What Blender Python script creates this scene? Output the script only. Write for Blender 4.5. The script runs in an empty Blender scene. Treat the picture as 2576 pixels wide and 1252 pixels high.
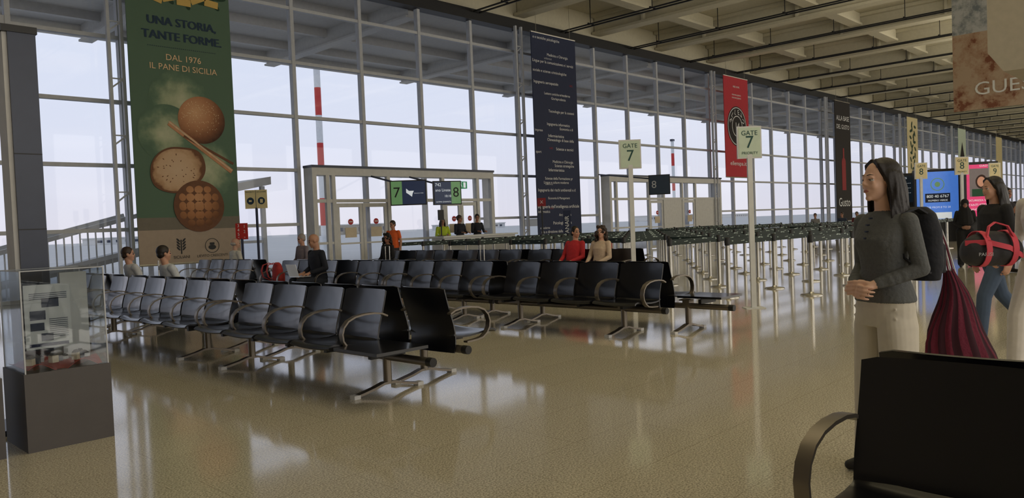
import bpy, math, random
from mathutils import Vector, Matrix, Euler
from mathutils.bvhtree import BVHTree
random.seed(7)
sc = bpy.context.scene
sc.view_settings.view_transform = 'Standard'
COL = sc.collection
V = Vector
def lin(c):
    r = []
    for x in c:
        x = x/255.0
        r.append(x/12.92 if x <= 0.04045 else ((x+0.055)/1.055)**2.4)
    return (r[0], r[1], r[2], 1)

# ------------------------------------------------------------ materials
def mat(name, col, rough=.5, metal=0, var=.12, scale=8, bump=0, bscale=60, emit=0, coat=0):
    m = bpy.data.materials.new(name); m.use_nodes = True
    nt = m.node_tree; b = nt.nodes['Principled BSDF']
    c = lin(col)
    tc = nt.nodes.new('ShaderNodeTexCoord')
    n = nt.nodes.new('ShaderNodeTexNoise'); n.inputs['Scale'].default_value = scale
    n.inputs['Detail'].default_value = 3
    nt.links.new(tc.outputs['Object'], n.inputs['Vector'])
    mx = nt.nodes.new('ShaderNodeMix'); mx.data_type = 'RGBA'
    mx.inputs[6].default_value = (c[0]*(1-var), c[1]*(1-var), c[2]*(1-var), 1)
    mx.inputs[7].default_value = (min(1, c[0]*(1+var)), min(1, c[1]*(1+var)), min(1, c[2]*(1+var)), 1)
    nt.links.new(n.outputs['Fac'], mx.inputs[0])
    nt.links.new(mx.outputs[2], b.inputs['Base Color'])
    b.inputs['Roughness'].default_value = rough
    b.inputs['Metallic'].default_value = metal
    b.inputs['Coat Weight'].default_value = coat
    b.inputs['Coat Roughness'].default_value = .12
    if emit:
        nt.links.new(mx.outputs[2], b.inputs['Emission Color'])
        b.inputs['Emission Strength'].default_value = emit
    if bump:
        n2 = nt.nodes.new('ShaderNodeTexNoise'); n2.inputs['Scale'].default_value = bscale
        nt.links.new(tc.outputs['Object'], n2.inputs['Vector'])
        bp = nt.nodes.new('ShaderNodeBump'); bp.inputs['Strength'].default_value = bump
        bp.inputs['Distance'].default_value = .02
        nt.links.new(n2.outputs['Fac'], bp.inputs['Height'])
        nt.links.new(bp.outputs[0], b.inputs['Normal'])
    return m

def glassmat(name, tint, refl=.06):
    m = bpy.data.materials.new(name); m.use_nodes = True
    nt = m.node_tree; nt.nodes.clear()
    o = nt.nodes.new('ShaderNodeOutputMaterial')
    t = nt.nodes.new('ShaderNodeBsdfTransparent'); t.inputs[0].default_value = lin(tint)
    g = nt.nodes.new('ShaderNodeBsdfGlossy'); g.inputs['Roughness'].default_value = .02
    lw = nt.nodes.new('ShaderNodeLayerWeight'); lw.inputs[0].default_value = .25
    mu = nt.nodes.new('ShaderNodeMath'); mu.operation = 'MULTIPLY_ADD'
    mu.inputs[1].default_value = .35; mu.inputs[2].default_value = refl*.4
    nt.links.new(lw.outputs['Fresnel'], mu.inputs[0])
    mx = nt.nodes.new('ShaderNodeMixShader')
    nt.links.new(mu.outputs[0], mx.inputs[0]); nt.links.new(t.outputs[0], mx.inputs[1]); nt.links.new(g.outputs[0], mx.inputs[2])
    nt.links.new(mx.outputs[0], o.inputs[0])
    return m

def floormat():
    m = bpy.data.materials.new('terrazzo_tiles'); m.use_nodes = True
    nt = m.node_tree; b = nt.nodes['Principled BSDF']
    tc = nt.nodes.new('ShaderNodeTexCoord')
    n = nt.nodes.new('ShaderNodeTexNoise'); n.inputs['Scale'].default_value = 95; n.inputs['Detail'].default_value = 3; n.inputs['Roughness'].default_value = .7
    nt.links.new(tc.outputs['Object'], n.inputs['Vector'])
    cr = nt.nodes.new('ShaderNodeValToRGB')
    cr.color_ramp.elements[0].position = .36; cr.color_ramp.elements[0].color = lin((150, 142, 124))
    cr.color_ramp.elements[1].position = .64; cr.color_ramp.elements[1].color = lin((242, 234, 212))
    nt.links.new(n.outputs['Fac'], cr.inputs[0])
    br = nt.nodes.new('ShaderNodeTexBrick'); br.inputs['Scale'].default_value = 1
    br.offset = .5
    br.inputs['Color1'].default_value = (1, 1, 1, 1); br.inputs['Color2'].default_value = (.95, .95, .95, 1)
    br.inputs['Mortar'].default_value = (.7, .68, .65, 1); br.inputs['Mortar Size'].default_value = .0025
    br.inputs['Brick Width'].default_value = 1.2; br.inputs['Row Height'].default_value = .6
    nt.links.new(tc.outputs['Object'], br.inputs['Vector'])
    mx = nt.nodes.new('ShaderNodeMix'); mx.data_type = 'RGBA'; mx.blend_type = 'MULTIPLY'; mx.inputs[0].default_value = 1
    nt.links.new(cr.outputs[0], mx.inputs[6]); nt.links.new(br.outputs[0], mx.inputs[7])
    nt.links.new(mx.outputs[2], b.inputs['Base Color'])
    n3 = nt.nodes.new('ShaderNodeTexNoise'); n3.inputs['Scale'].default_value = .9
    nt.links.new(tc.outputs['Object'], n3.inputs['Vector'])
    mr = nt.nodes.new('ShaderNodeMapRange'); mr.inputs[3].default_value = .05; mr.inputs[4].default_value = .12
    nt.links.new(n3.outputs['Fac'], mr.inputs[0]); nt.links.new(mr.outputs[0], b.inputs['Roughness'])
    b.inputs['Specular IOR Level'].default_value = 1.0
    return m

def beltmat():
    m = mat('belt_webbing', (22, 42, 36), .6)
    nt = m.node_tree; b = nt.nodes['Principled BSDF']
    tc = nt.nodes.new('ShaderNodeTexCoord'); mp = nt.nodes.new('ShaderNodeMapping')
    mp.inputs['Scale'].default_value = (6.0, 1, 22)
    nt.links.new(tc.outputs['Object'], mp.inputs[0])
    n = nt.nodes.new('ShaderNodeTexNoise'); n.inputs['Scale'].default_value = 1.5; n.inputs['Detail'].default_value = 0
    nt.links.new(mp.outputs[0], n.inputs['Vector'])
    cr = nt.nodes.new('ShaderNodeValToRGB'); cr.color_ramp.elements[0].position = .67; cr.color_ramp.elements[1].position = .69
    cr.color_ramp.elements[0].color = lin((20, 40, 36)); cr.color_ramp.elements[1].color = lin((180, 196, 190))
    nt.links.new(n.outputs['Fac'], cr.inputs[0]); nt.links.new(cr.outputs[0], b.inputs['Base Color'])
    return m

M = {}
M['frame'] = mat('painted_window_frame', (196, 199, 205), .5)
M['white'] = mat('white_panel', (210, 210, 208), .5)
M['glass'] = glassmat('window_glass', (242, 244, 250))
M['clear'] = glassmat('clear_acrylic', (240, 243, 245), .15)
M['black'] = mat('black_painted_steel', (26, 26, 28), .5)
M['seat'] = mat('dark_navy_shell', (8, 9, 18), .3, 0, .1, 3, coat=.45)
M['arm'] = mat('bronze_grey_metal', (128, 120, 110), .38, .8)
M['steel'] = mat('brushed_steel', (210, 208, 202), .26, .9)
M['cap'] = mat('pale_cap', (210, 210, 210), .5)
M['dgrey'] = mat('dark_grey_metal', (50, 56, 72), .35, .2)
M['plinth'] = mat('grey_plinth', (84, 80, 80), .55)
M['floor'] = floormat()
M['ceil'] = mat('beige_ceiling', (194, 188, 166), .9)
M['girder'] = mat('beige_concrete', (198, 192, 170), .85, var=.1, bump=.1)
M['wall'] = mat('warm_wall', (150, 142, 128), .9)
M['soffit'] = mat('grey_soffit', (200, 199, 196), .8)
M['truss'] = mat('grey_steel', (196, 195, 192), .6)
M['ground'] = mat('apron_concrete', (178, 173, 166), .9, scale=.2)
M['belt'] = beltmat()
M['red'] = mat('red_paint', (190, 44, 40), .5)
M['redb'] = mat('red_banner', (190, 44, 58), .7)
M['wpaint'] = mat('white_paint', (216, 217, 216), .5)
M['navy'] = mat('navy_banner', (34, 44, 76), .7)
M['blk'] = mat('black_print', (28, 22, 22), .7)
M['txw'] = mat('white_print', (240, 242, 244), .7)
M['txr'] = mat('red_print', (150, 44, 50), .7)
M['txb'] = mat('dark_blue_print', (28, 54, 78), .7)
M['txc'] = mat('tan_print', (240, 204, 160), .7)
M['txk'] = mat('black_lettering', (28, 30, 32), .6)
M['txg'] = mat('dark_green_print', (16, 70, 66), .6)
M['sign'] = mat('pale_green_sign', (200, 216, 196), .5)
M['yel'] = mat('yellow_sign', (222, 208, 160), .5)
M['cream'] = mat('cream_print_paper', (215, 200, 175), .7)

# ------------------------------------------------------------ mesh builder
class MB:
    def __init__(s): s.v = []; s.f = []; s.m = []; s.mats = []
    def mi(s, m):
        if m not in s.mats: s.mats.append(m)
        return s.mats.index(m)
    def add(s, vs, fs, m):
        o = len(s.v); s.v += [tuple(v) for v in vs]; k = s.mi(m)
        for f in fs: s.f.append([i+o for i in f]); s.m.append(k)
    def box(s, x0, x1, y0, y1, z0, z1, m):
        vs = [(x, y, z) for x in (x0, x1) for y in (y0, y1) for z in (z0, z1)]
        s.add(vs, [(0, 1, 3, 2), (4, 6, 7, 5), (0, 4, 5, 1), (2, 3, 7, 6), (0, 2, 6, 4), (1, 5, 7, 3)], m)
    def hexa(s, vs, m):
        s.add(vs, [(0, 1, 3, 2), (4, 6, 7, 5), (0, 4, 5, 1), (2, 3, 7, 6), (0, 2, 6, 4), (1, 5, 7, 3)], m)
    def bar(s, p0, p1, w, h, m, up=V((0, 0, 1))):
        p0 = V(p0); p1 = V(p1); d = (p1-p0).normalized()
        if abs(d.dot(up)) > .98: up = V((0, 1, 0))
        a = d.cross(up).normalized()*w/2; b = a.cross(d).normalized()*h/2
        vs = [p+i*a+j*b for p in (p0, p1) for i in (-1, 1) for j in (-1, 1)]
        s.hexa(vs, m)
    def tube(s, pts, r, m, seg=8, cap=True):
        pts = [V(p) for p in pts]; n = len(pts)
        rs = r if isinstance(r, (list, tuple)) else [r]*n
        vs = []; prev = None
        for i, p in enumerate(pts):
            d = (pts[min(i+1, n-1)]-pts[max(i-1, 0)]).normalized()
            if prev is None:
                a = d.orthogonal().normalized()
            else:
                a = (prev-d*prev.dot(d)).normalized()
            prev = a; b = d.cross(a)
            for k in range(seg):
                t = 2*math.pi*k/seg
                vs.append(p+(a*math.cos(t)+b*math.sin(t))*rs[i])
        fs = []
        for i in range(n-1):
            for k in range(seg):
                k2 = (k+1) % seg
                fs.append((i*seg+k, i*seg+k2, (i+1)*seg+k2, (i+1)*seg+k))
        if cap:
            fs.append(tuple(reversed(range(seg)))); fs.append(tuple((n-1)*seg+k for k in range(seg)))
        s.add(vs, fs, m)
    def strap(s, pts, wv, th, m):
        pts = [V(p) for p in pts]; n = len(pts); wv = V(wv); vs = []
        for i, p in enumerate(pts):
            d = (pts[min(i+1, n-1)]-pts[max(i-1, 0)]).normalized()
            nn = d.cross(wv.normalized()).normalized()*th/2
            vs += [p-wv/2-nn, p+wv/2-nn, p+wv/2+nn, p-wv/2+nn]
        fs = []
        for i in range(n-1):
            for k in range(4):
                k2 = (k+1) % 4
                fs.append((i*4+k, i*4+k2, (i+1)*4+k2, (i+1)*4+k))
        fs.append((3, 2, 1, 0)); fs.append(tuple((n-1)*4+k for k in range(4)))
        s.add(vs, fs, m)
    def lathe(s, prof, c, m, seg=20):
        vs = []; n = len(prof)
        for r, z in prof:
            for k in range(seg):
                t = 2*math.pi*k/seg
                vs.append((c[0]+r*math.cos(t), c[1]+r*math.sin(t), c[2]+z))
        fs = []
        for i in range(n-1):
            for k in range(seg):
                k2 = (k+1) % seg
                fs.append((i*seg+k, i*seg+k2, (i+1)*seg+k2, (i+1)*seg+k))
        fs.append(tuple(reversed(range(seg)))); fs.append(tuple((n-1)*seg+k for k in range(seg)))
        s.add(vs, fs, m)
    def grid(s, fn, nu, nv, m, th=0):
        P = [[V(fn(i/nu, j/nv)) for j in range(nv+1)] for i in range(nu+1)]
        def nor(i, j):
            a = P[min(i+1, nu)][j]-P[max(i-1, 0)][j]; b = P[i][min(j+1, nv)]-P[i][max(j-1, 0)]
            return a.cross(b).normalized()
        A = [P[i][j]+nor(i, j)*th/2 for i in range(nu+1) for j in range(nv+1)]
        B = [P[i][j]-nor(i, j)*th/2 for i in range(nu+1) for j in range(nv+1)]
        N = (nu+1)*(nv+1); q = lambda i, j: i*(nv+1)+j
        fs = []
        for i in range(nu):
            for j in range(nv):
                fs.append((q(i, j), q(i+1, j), q(i+1, j+1), q(i, j+1)))
                fs.append((N+q(i, j), N+q(i, j+1), N+q(i+1, j+1), N+q(i+1, j)))
        for i in range(nu):
            fs.append((q(i, 0), N+q(i, 0), N+q(i+1, 0), q(i+1, 0)))
            fs.append((q(i, nv), q(i+1, nv), N+q(i+1, nv), N+q(i, nv)))
        for j in range(nv):
            fs.append((q(0, j), q(0, j+1), N+q(0, j+1), N+q(0, j)))
            fs.append((q(nu, j), N+q(nu, j), N+q(nu, j+1), q(nu, j+1)))
        s.add(A+B, fs, m)
    def build(s, name, parent=None, loc=(0, 0, 0), rotz=0, smooth=True, label=None, cat=None, kind=None, group=None, ang=35):
        me = bpy.data.meshes.new(name); me.from_pydata(s.v, [], s.f)
        for m in s.mats: me.materials.append(m)
        me.polygons.foreach_set('material_index', s.m)
        if smooth:
            me.polygons.foreach_set('use_smooth', [True]*len(me.polygons))
            me.set_sharp_from_angle(angle=math.radians(ang))
        me.update()
        return reg(bpy.data.objects.new(name, me), parent, loc, rotz, label, cat, kind, group)

def reg(o, parent=None, loc=(0, 0, 0), rotz=0, label=None, cat=None, kind=None, group=None):
    COL.objects.link(o); o.location = loc; o.rotation_euler = (0, 0, rotz)
    if parent: o.parent = parent
    if label: o['label'] = label
    if cat: o['category'] = cat
    if kind: o['kind'] = kind
    if group: o['group'] = group
    return o
def thing(name, loc, label, cat, rotz=0, group=None):
    e = bpy.data.objects.new(name, None); e.empty_display_size = .2
    return reg(e, None, loc, rotz, label, cat, None, group)
def dup(o, loc=None, rotz=None, label=None, par=None):
    n = o.copy(); COL.objects.link(n); n.parent = par
    if loc is not None: n.location = loc
    if rotz is not None: n.rotation_euler = (0, 0, rotz)
    if label: n['label'] = label
    for c in list(o.children): dup(c, par=n)
    return n

def textmesh(body, mt, h=None, w=None, align='CENTER'):
    cu = bpy.data.curves.new('t', 'FONT'); cu.body = body; cu.align_x = align; cu.align_y = 'CENTER'
    cu.resolution_u = 3; cu.size = h if h else 1; cu.extrude = 0
    o = bpy.data.objects.new('t', cu)
    me = bpy.data.meshes.new_from_object(o)
    if len(me.vertices) == 0:
        COL.objects.link(o); bpy.context.view_layer.update()
        me = bpy.data.meshes.new_from_object(o.evaluated_get(bpy.context.evaluated_depsgraph_get()))
    bpy.data.objects.remove(o)
    if w and len(me.vertices):
        xs = [v.co.x for v in me.vertices]; k = w/max(1e-5, (max(xs)-min(xs)))
        ky = k if (not h or k < 1) else 1
        for v in me.vertices: v.co.x *= k; v.co.y *= ky
    me.materials.clear(); me.materials.append(mt)
    return me
def text(parent, body, loc, mt, h=None, w=None, phi=0, align='CENTER', tilt=0, name='lettering'):
    me = textmesh(body, mt, h, w, align)
    o = bpy.data.objects.new(name, me); COL.objects.link(o)
    o.parent = parent; o.location = loc
    o.rotation_euler = Euler((math.pi/2, -tilt, phi), 'XYZ')
    return o

# ------------------------------------------------------------ blobs / people
def P_cap(p0, p1, r0, r1, mi, seg=12):
    p0 = V(p0); p1 = V(p1); d = p1-p0; L = max(d.length, 1e-5); d = d/L
    a = d.orthogonal().normalized(); b = d.cross(a)
    prof = []
    for i in range(5):
        t = math.pi/2*(1-i/4); prof.append((-math.sin(t)*r0, max(1e-4, math.cos(t)*r0)))
    n = max(2, int(L/.03))
    for i in range(1, n): prof.append((L*i/n, r0+(r1-r0)*i/n))
    for i in range(5):
        t = math.pi/2*i/4; prof.append((L+math.sin(t)*r1, max(1e-4, math.cos(t)*r1)))
    vs = []
    for x, r in prof:
        for k in range(seg):
            t = 2*math.pi*k/seg; vs.append(p0+d*x+(a*math.cos(t)+b*math.sin(t))*r)
    fs = []
    for i in range(len(prof)-1):
        for k in range(seg):
            k2 = (k+1) % seg; fs.append((i*seg+k, i*seg+k2, (i+1)*seg+k2, (i+1)*seg+k))
    fs.append(tuple(reversed(range(seg)))); fs.append(tuple((len(prof)-1)*seg+k for k in range(seg)))
    return vs, fs, mi
def P_ell(c, r, mi, R=None, seg=16, rings=10):
    c = V(c); vs = []; fs = []
    for i in range(rings+1):
        t = math.pi*i/rings
        for k in range(seg):
            p = 2*math.pi*k/seg; st = max(math.sin(t), 1e-3)
            q = V((r[0]*st*math.cos(p), r[1]*st*math.sin(p), -r[2]*math.cos(t)))
            vs.append(c+(R @ q if R else q))
    for i in range(rings):
        for k in range(seg):
            k2 = (k+1) % seg; fs.append((i*seg+k, i*seg+k2, (i+1)*seg+k2, (i+1)*seg+k))
    fs.append(tuple(reversed(range(seg)))); fs.append(tuple(rings*seg+k for k in range(seg)))
    return vs, fs, mi
def P_loft(rings, mi, seg=24, sub=3):
    R2 = []
    for i in range(len(rings)-1):
        for j in range(sub):
            t = j/sub; A = rings[i]; B = rings[i+1]
            R2.append(tuple(A[k].lerp(B[k], t) for k in range(3)))
    R2.append(rings[-1]); vs = []; fs = []
    for c, a, b in R2:
        for k in range(seg):
            t = 2*math.pi*k/seg; ct = math.cos(t); st = math.sin(t)
            e = .85
            vs.append(c+a*math.copysign(abs(ct)**e, ct)+b*math.copysign(abs(st)**e, st))
    for i in range(len(R2)-1):
        for k in range(seg):
            k2 = (k+1) % seg; fs.append((i*seg+k, i*seg+k2, (i+1)*seg+k2, (i+1)*seg+k))
    fs.append(tuple(reversed(range(seg)))); fs.append(tuple((len(R2)-1)*seg+k for k in range(seg)))
    return vs, fs, mi
def xf(prims, Mx):
    return [([Mx @ V(v) for v in vs], fs, mi) for vs, fs, mi in prims]
def blob(name, prims, mats, vox, smooth=4):
    vs = []; fs = []; tag = []
    for a, b, m in prims:
        o = len(vs); vs += [tuple(v) for v in a]; tag += [m]*len(b); fs += [[i+o for i in f] for f in b]
    me = bpy.data.meshes.new('tmp'); me.from_pydata(vs, [], fs); me.update()
    o = bpy.data.objects.new('tmp', me); COL.objects.link(o)
    r = o.modifiers.new('r', 'REMESH'); r.mode = 'VOXEL'; r.voxel_size = vox
    sm = o.modifiers.new('s', 'SMOOTH'); sm.iterations = smooth; sm.factor = .5
    bpy.context.view_layer.update()
    dg = bpy.context.evaluated_depsgraph_get()
    out = bpy.data.meshes.new_from_object(o.evaluated_get(dg)); out.name = name
    bpy.data.objects.remove(o)
    out.materials.clear()
    for m in mats: out.materials.append(m)
    if len(mats) > 1:
        bv = BVHTree.FromPolygons(vs, fs)
        idx = [min(tag[bv.find_nearest(p.center+p.normal*vox*.6)[2]], len(mats)-1) for p in out.polygons]
        out.polygons.foreach_set('material_index', idx)
    out.polygons.foreach_set('use_smooth', [True]*len(out.polygons))
    return out
def solid(name, prims, mats, parent):
    vs = []; fs = []; tag = []
    for a, b, m in prims:
        o = len(vs); vs += [tuple(v) for v in a]; tag += [m]*len(b); fs += [[i+o for i in f] for f in b]
    me = bpy.data.meshes.new(name); me.from_pydata(vs, [], fs)
    for m in mats: me.materials.append(m)
    me.polygons.foreach_set('material_index', tag); me.polygons.foreach_set('use_smooth', [True]*len(fs)); me.update()
    return reg(bpy.data.objects.new(name, me), parent)

EYEW = mat('eye_white', (205, 198, 192), .3); IRIS = mat('iris_dark', (30, 20, 15), .2)
LIP = mat('lips', (190, 118, 108), .5)
def hand(w, d, nrm, side, rf=.009, curl=25, mi=0, k=1.0):
    w = V(w); d = V(d).normalized(); nrm = V(nrm); nrm = (nrm-d*nrm.dot(d)).normalized(); ac = d.cross(nrm)*side
    pr = []
    lens = [.036, .042, .040, .031]
    for i in range(4):
        off = (1.5-i)*.0195*k
        kn = w+d*(.088-.004*abs(i-1))*k+ac*off
        pr.append(P_cap(w+d*.012*k+ac*off*.6, kn, rf*1.45, rf*1.25, mi, 8))
        p = kn
        for sgm, L in enumerate((1, .68, .55)):
            a = math.radians(curl*(sgm+.6))
            dv = d*math.cos(a)+nrm*math.sin(a)+ac*(.06*(1.5-i))*.5
            q = p+dv.normalized()*lens[i]*L*k
            pr.append(P_cap(p, q, rf*(1.05-.1*sgm), rf*(.95-.1*sgm), mi, 8)); p = q
    a = w+d*.022*k+ac*.025*k; b = a+(d*.65+ac*.6+nrm*.35).normalized()*.042*k
    c = b+(d*.95+ac*.15+nrm*.35).normalized()*.03*k
    pr += [P_cap(a, b, rf*1.5, rf*1.15, mi, 8), P_cap(b, c, rf*1.15, rf*.95, mi, 8)]
    return pr
def headprims(fine):
    p = [P_ell((-.012, 0, .030), (.090, .071, .086), 0, None, 24, 16),
         P_ell((.018, 0, -.022), (.066, .057, .084), 0, None, 24, 16),
         P_ell((.030, 0, -.072), (.046, .038, .034), 0),
         P_ell((.062, 0, -.092), (.018, .019, .016), 0),
         P_cap((.080, 0, .016), (.096, 0, -.016), .0065, .0085, 0, 10),
         P_ell((.0885, .009, -.022), (.009, .007, .006), 0), P_ell((.0885, -.009, -.022), (.009, .007, .006), 0),
         P_cap((.074, -.028, .026), (.074, .028, .026), .010, .010, 0),
         P_ell((.072, 0, -.055), (.014, .022, .014), 0),
         P_ell((.052, .032, -.028), (.025, .021, .026), 0), P_ell((.052, -.032, -.028), (.025, .021, .026), 0)]
    if not fine: p.append(P_cap((.085, -.012, -.056), (.085, .012, -.056), .006, .006, 5, 8))
    for sg in (-1, 1):
        if fine:
            p += [P_cap((.078, sg*.019, .0130), (.070, sg*.044, .0120), .0062, .0054, 0, 8),
                  P_cap((.076, sg*.019, -.0075), (.069, sg*.043, -.0075), .0056, .005, 0, 8)]
        else:
            p += [P_ell((.080, sg*.031, .002), (.006, .011, .005), 7), P_cap((.086, sg*.014, .030), (.076, sg*.044, .033), .0034, .0026, 4, 8)]
        p += [P_ell((-.004, sg*.073, -.004), (.017, .009, .03), 0)]
    return p
def facebits(o, Mx, ms):
    for sg in (-1, 1):
        solid('eye', xf([P_ell((.0675, sg*.031, .003), (.0115, .0130, .0085), 0, None, 20, 14), P_ell((.0765, sg*.0300, .003), (.0033, .0050, .0052), 1, None, 14, 8),
                         P_cap((.0805, sg*.019, .0078), (.0725, sg*.0440, .0068), .0016, .0014, 1, 6)], Mx), [EYEW, IRIS], o)
        solid('eyebrow', xf([P_cap((.0850, sg*.014, .029), (.0810, sg*.032, .0320), .0022, .0022, 0, 8), P_cap((.0810, sg*.032, .0320), (.0705, sg*.047, .0285), .0022, .0012, 0, 8)], Mx), [ms[4]], o)
    solid('lips', xf([P_cap((.0865, 0, -.0525), (.0855, .008, -.0515), .0034, .0034, 0, 8), P_cap((.0865, 0, -.0525), (.0855, -.008, -.0515), .0034, .0034, 0, 8),
                      P_cap((.0855, .008, -.0515), (.0785, .0195, -.0555), .0034, .0016, 0, 8), P_cap((.0855, -.008, -.0515), (.0785, -.0195, -.0555), .0034, .0016, 0, 8),
                      P_cap((.0845, -.008, -.0595), (.0845, .008, -.0595), .0042, .0042, 0, 8), P_cap((.0845, .008, -.0595), (.0785, .0185, -.0565), .0040, .0016, 0, 8), P_cap((.0845, -.008, -.0595), (.0785, -.0185, -.0565), .0040, .0016, 0, 8)], Mx), [LIP], o)
def strand(pts, r0, r1):
    return [P_cap(pts[i], pts[i+1], r0+(r1-r0)*i/(len(pts)-1), r0+(r1-r0)*(i+1)/(len(pts)-1), 0, 7) for i in range(len(pts)-1)]
def wavyhair():
    h = [P_ell((-.026, 0, .040), (.093, .080, .088), 0, None, 24, 16), P_ell((-.05, 0, -.02), (.062, .078, .09), 0),
         P_cap((-.06, 0, -.04), (-.085, 0, -.22), .066, .052, 0, 16), P_cap((-.055, .03, -.04), (-.085, .045, -.22), .052, .04, 0), P_cap((-.055, -.03, -.04), (-.085, -.045, -.22), .052, .04, 0)]
    rnd = random.Random(11)
    for i in range(60):
        a = math.radians(68+(360-136)*i/59)
        ca, sa = math.cos(a), math.sin(a)
        L = .34+rnd.uniform(-.08, .05); pts = []
        ph = i*.35+rnd.uniform(0, 1.2); outw = rnd.uniform(.0, .02)
        for j in range(10):
            t = j/9; z = .075-L*t*1.12
            rr = .070+.022*math.sin(min(1, t*2.2)*math.pi/2)+outw*t
            w_ = .013*math.sin(ph+t*10)*t
            x = -.022+ca*rr-.034*t+w_; y = sa*rr+w_*.7
            if j == 0: x = -.022+ca*.055; y = sa*.05
            pts.append((x, y, z))
        h += strand(pts, .0122, .0046)
    for sg in (-1, 1):
        for q in range(5):
            o = .010*q; ph = rnd.uniform(0, 6)
            pts = [(.034-o, sg*.018, .110-.3*o), (.044-o, sg*.052, .084), (.018-o, sg*.074, .02), (-.006-o, sg*.082, -.06)]
            pts += [(-.020-o+.010*math.sin(ph+k_*1.3), sg*(.087+.006*k_)+.005*math.sin(ph*2+k_), -.06-.05*k_) for k_ in range(1, 6)]
            h += strand(pts, .0110, .0045)
    return h
def hairprims(style):
    if style == 'bald': return []
    if style == 'fringe': return [P_ell((-.035, 0, -.005), (.082, .08, .05), 0)]
    h = [P_ell((-.024, 0, .038), (.096, .082, .092), 0, None, 20, 14)]
    if style == 'short': h += [P_ell((-.05, 0, -.01), (.062, .075, .065), 0)]
    if style == 'curly':
        random.seed(3)
        for i in range(60):
            a = random.uniform(.55, 2*math.pi-.55); z = random.uniform(-.16, .11)
            r = .085 if z > 0 else .10
            if z > .06: r = .06
            h.append(P_ell((-.02+r*math.cos(a), r*math.sin(a), z), (.034, .034, .034), 0, None, 8, 6))
    if style == 'long': return wavyhair()
    if style == 'bun': h += [P_ell((-.11, 0, .04), (.035, .035, .035), 0), P_ell((-.05, 0, -.01), (.062, .075, .06), 0)]
    if style == 'veil':
        h = [P_ell((-.022, 0, .025), (.108, .094, .112), 0, None, 20, 14), P_cap((-.05, 0, -.05), (-.03, 0, -.18), .09, .13, 0),
             P_cap((-.03, 0, -.2), (-.02, 0, -.45), .15, .2, 0)]
    return h
def standing_woman(loc, yaw, h=1.6, skin=(238, 192, 166), top=(100, 102, 102), bottom=(216, 208, 192), hair=(26, 18, 16), head=(0, 0), label=''):
    k = h/1.7
    ms = [mat('skin_tone', skin, .55, 0, .06), mat('ribbed_top_cloth', top, .9, 0, .15, 60, .25, 60), mat('trouser_cloth', bottom, .9, 0, .08, 20, .2, 10),
          mat('shoe_leather', (40, 38, 38), .6), mat('hair_strands', hair, .45, 0, .3, 60, .3, 120)]
    pz = .93; pel = V((0, 0, pz)); T = lambda x, y, u: pel+V((x, y, u))
    def ring(u, hw, hd, x=0): return (T(x, 0, u), V((0, hw, 0)), V((hd, 0, 0)))
    pr = [P_loft([ring(.015, .166, .122), ring(.035, .166, .122), ring(.075, .154, .112), ring(.12, .138, .102), ring(.185, .124, .094), ring(.25, .130, .098, .004), ring(.30, .140, .106, .010), ring(.345, .147, .112, .016), ring(.39, .152, .100, .006), ring(.437, .152, .084, -.006), ring(.474, .128, .070, -.014), ring(.494, .092, .062, -.018)], 1)]
    for sg in (-1, 1): pr.append(P_ell(T(.070, sg*.062, .335), (.050, .058, .055), 1))
    for i, (u, tx) in enumerate(((.085, .012), (.125, -.01), (.165, .014), (.205, -.012))):
        for sg in (-1, 1): pr.append(P_cap(T(.088-.02*i*.3, sg*.03+tx, u), T(.03, sg*.125, u+.02*(1 if i % 2 else -1)), .012, .008, 1, 8))
    pr.append(P_loft([ring(-.12, .140, .108), ring(-.07, .158, .116), ring(-.02, .162, .118), ring(.025, .154, .110)], 2))
    for sg in (-1, 1):
        rg = [((0, sg*.070, pz-.03), .080, .100), ((.0, sg*.080, pz-.12), .086, .106), ((.004, sg*.086, .66), .086, .098), ((.006, sg*.094, .48), .086, .092), ((-.008, sg*.102, .28), .092, .098), ((-.015, sg*.106, .07), .100, .106)]
        pr.append(P_loft([(V(c), V((0, w_, 0)), V((d_, 0, 0))) for c, w_, d_ in rg], 2, 24, 6))
        for i in range(5):
            a = .4+i*1.25; pr.append(P_cap((.080*math.cos(a), sg*.095+.074*math.sin(a), .70-.05*i), (.090*math.cos(a+.25)-.01, sg*.104+.084*math.sin(a+.25), .12), .013, .016, 2, 8))
        for i in range(3): pr.append(P_cap((.095, sg*.03, pz-.06-.02*i), (.075, sg*.14, pz-.02-.05*i), .010, .006, 2, 8))
        an = V((-.02, sg*.11, .09)); ft = V((1, sg*.15, 0)).normalized()
        pr += [P_cap(an-ft*.035+V((0, 0, -.05)), an+ft*.09+V((0, 0, -.052)), .036, .038, 3), P_cap(an+ft*.09+V((0, 0, -.052)), an+ft*.165+V((0, 0, -.06)), .038, .028, 3)]
        sh = T(-.012, sg*.156, .438); el = T(-.045, sg*.200, .190); wr = T(.165, sg*.062, .105 if sg > 0 else .085)
        pr += [P_ell(sh+V((0, -sg*.010, -.004)), (.050, .050, .050), 1), P_cap(sh, sh.lerp(el, .5), .048, .044, 1), P_cap(sh.lerp(el, .5), el, .044, .040, 1), P_cap(el, el.lerp(wr, .5), .041, .037, 1), P_cap(el.lerp(wr, .5), el.lerp(wr, .82), .037, .031, 1)]
        for q in (.35, .5, .62): pr.append(P_ell(el.lerp(wr, q), (.041, .041, .036), 1))
        pr.append(P_cap(el.lerp(wr, .84), wr, .025, .023, 0))
        pr += hand(wr, (.42, -sg*.9, -.10), (-.9, -sg*.35, -.1), 1, .0088, 34, 0)
    nb = T(-.020, 0, .470); hc = T(.018, 0, .658)
    Mh = Matrix.Translation(hc) @ Matrix.Rotation(math.radians(head[0]), 4, 'Z') @ Matrix.Rotation(math.radians(head[1]), 4, 'Y')
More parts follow.
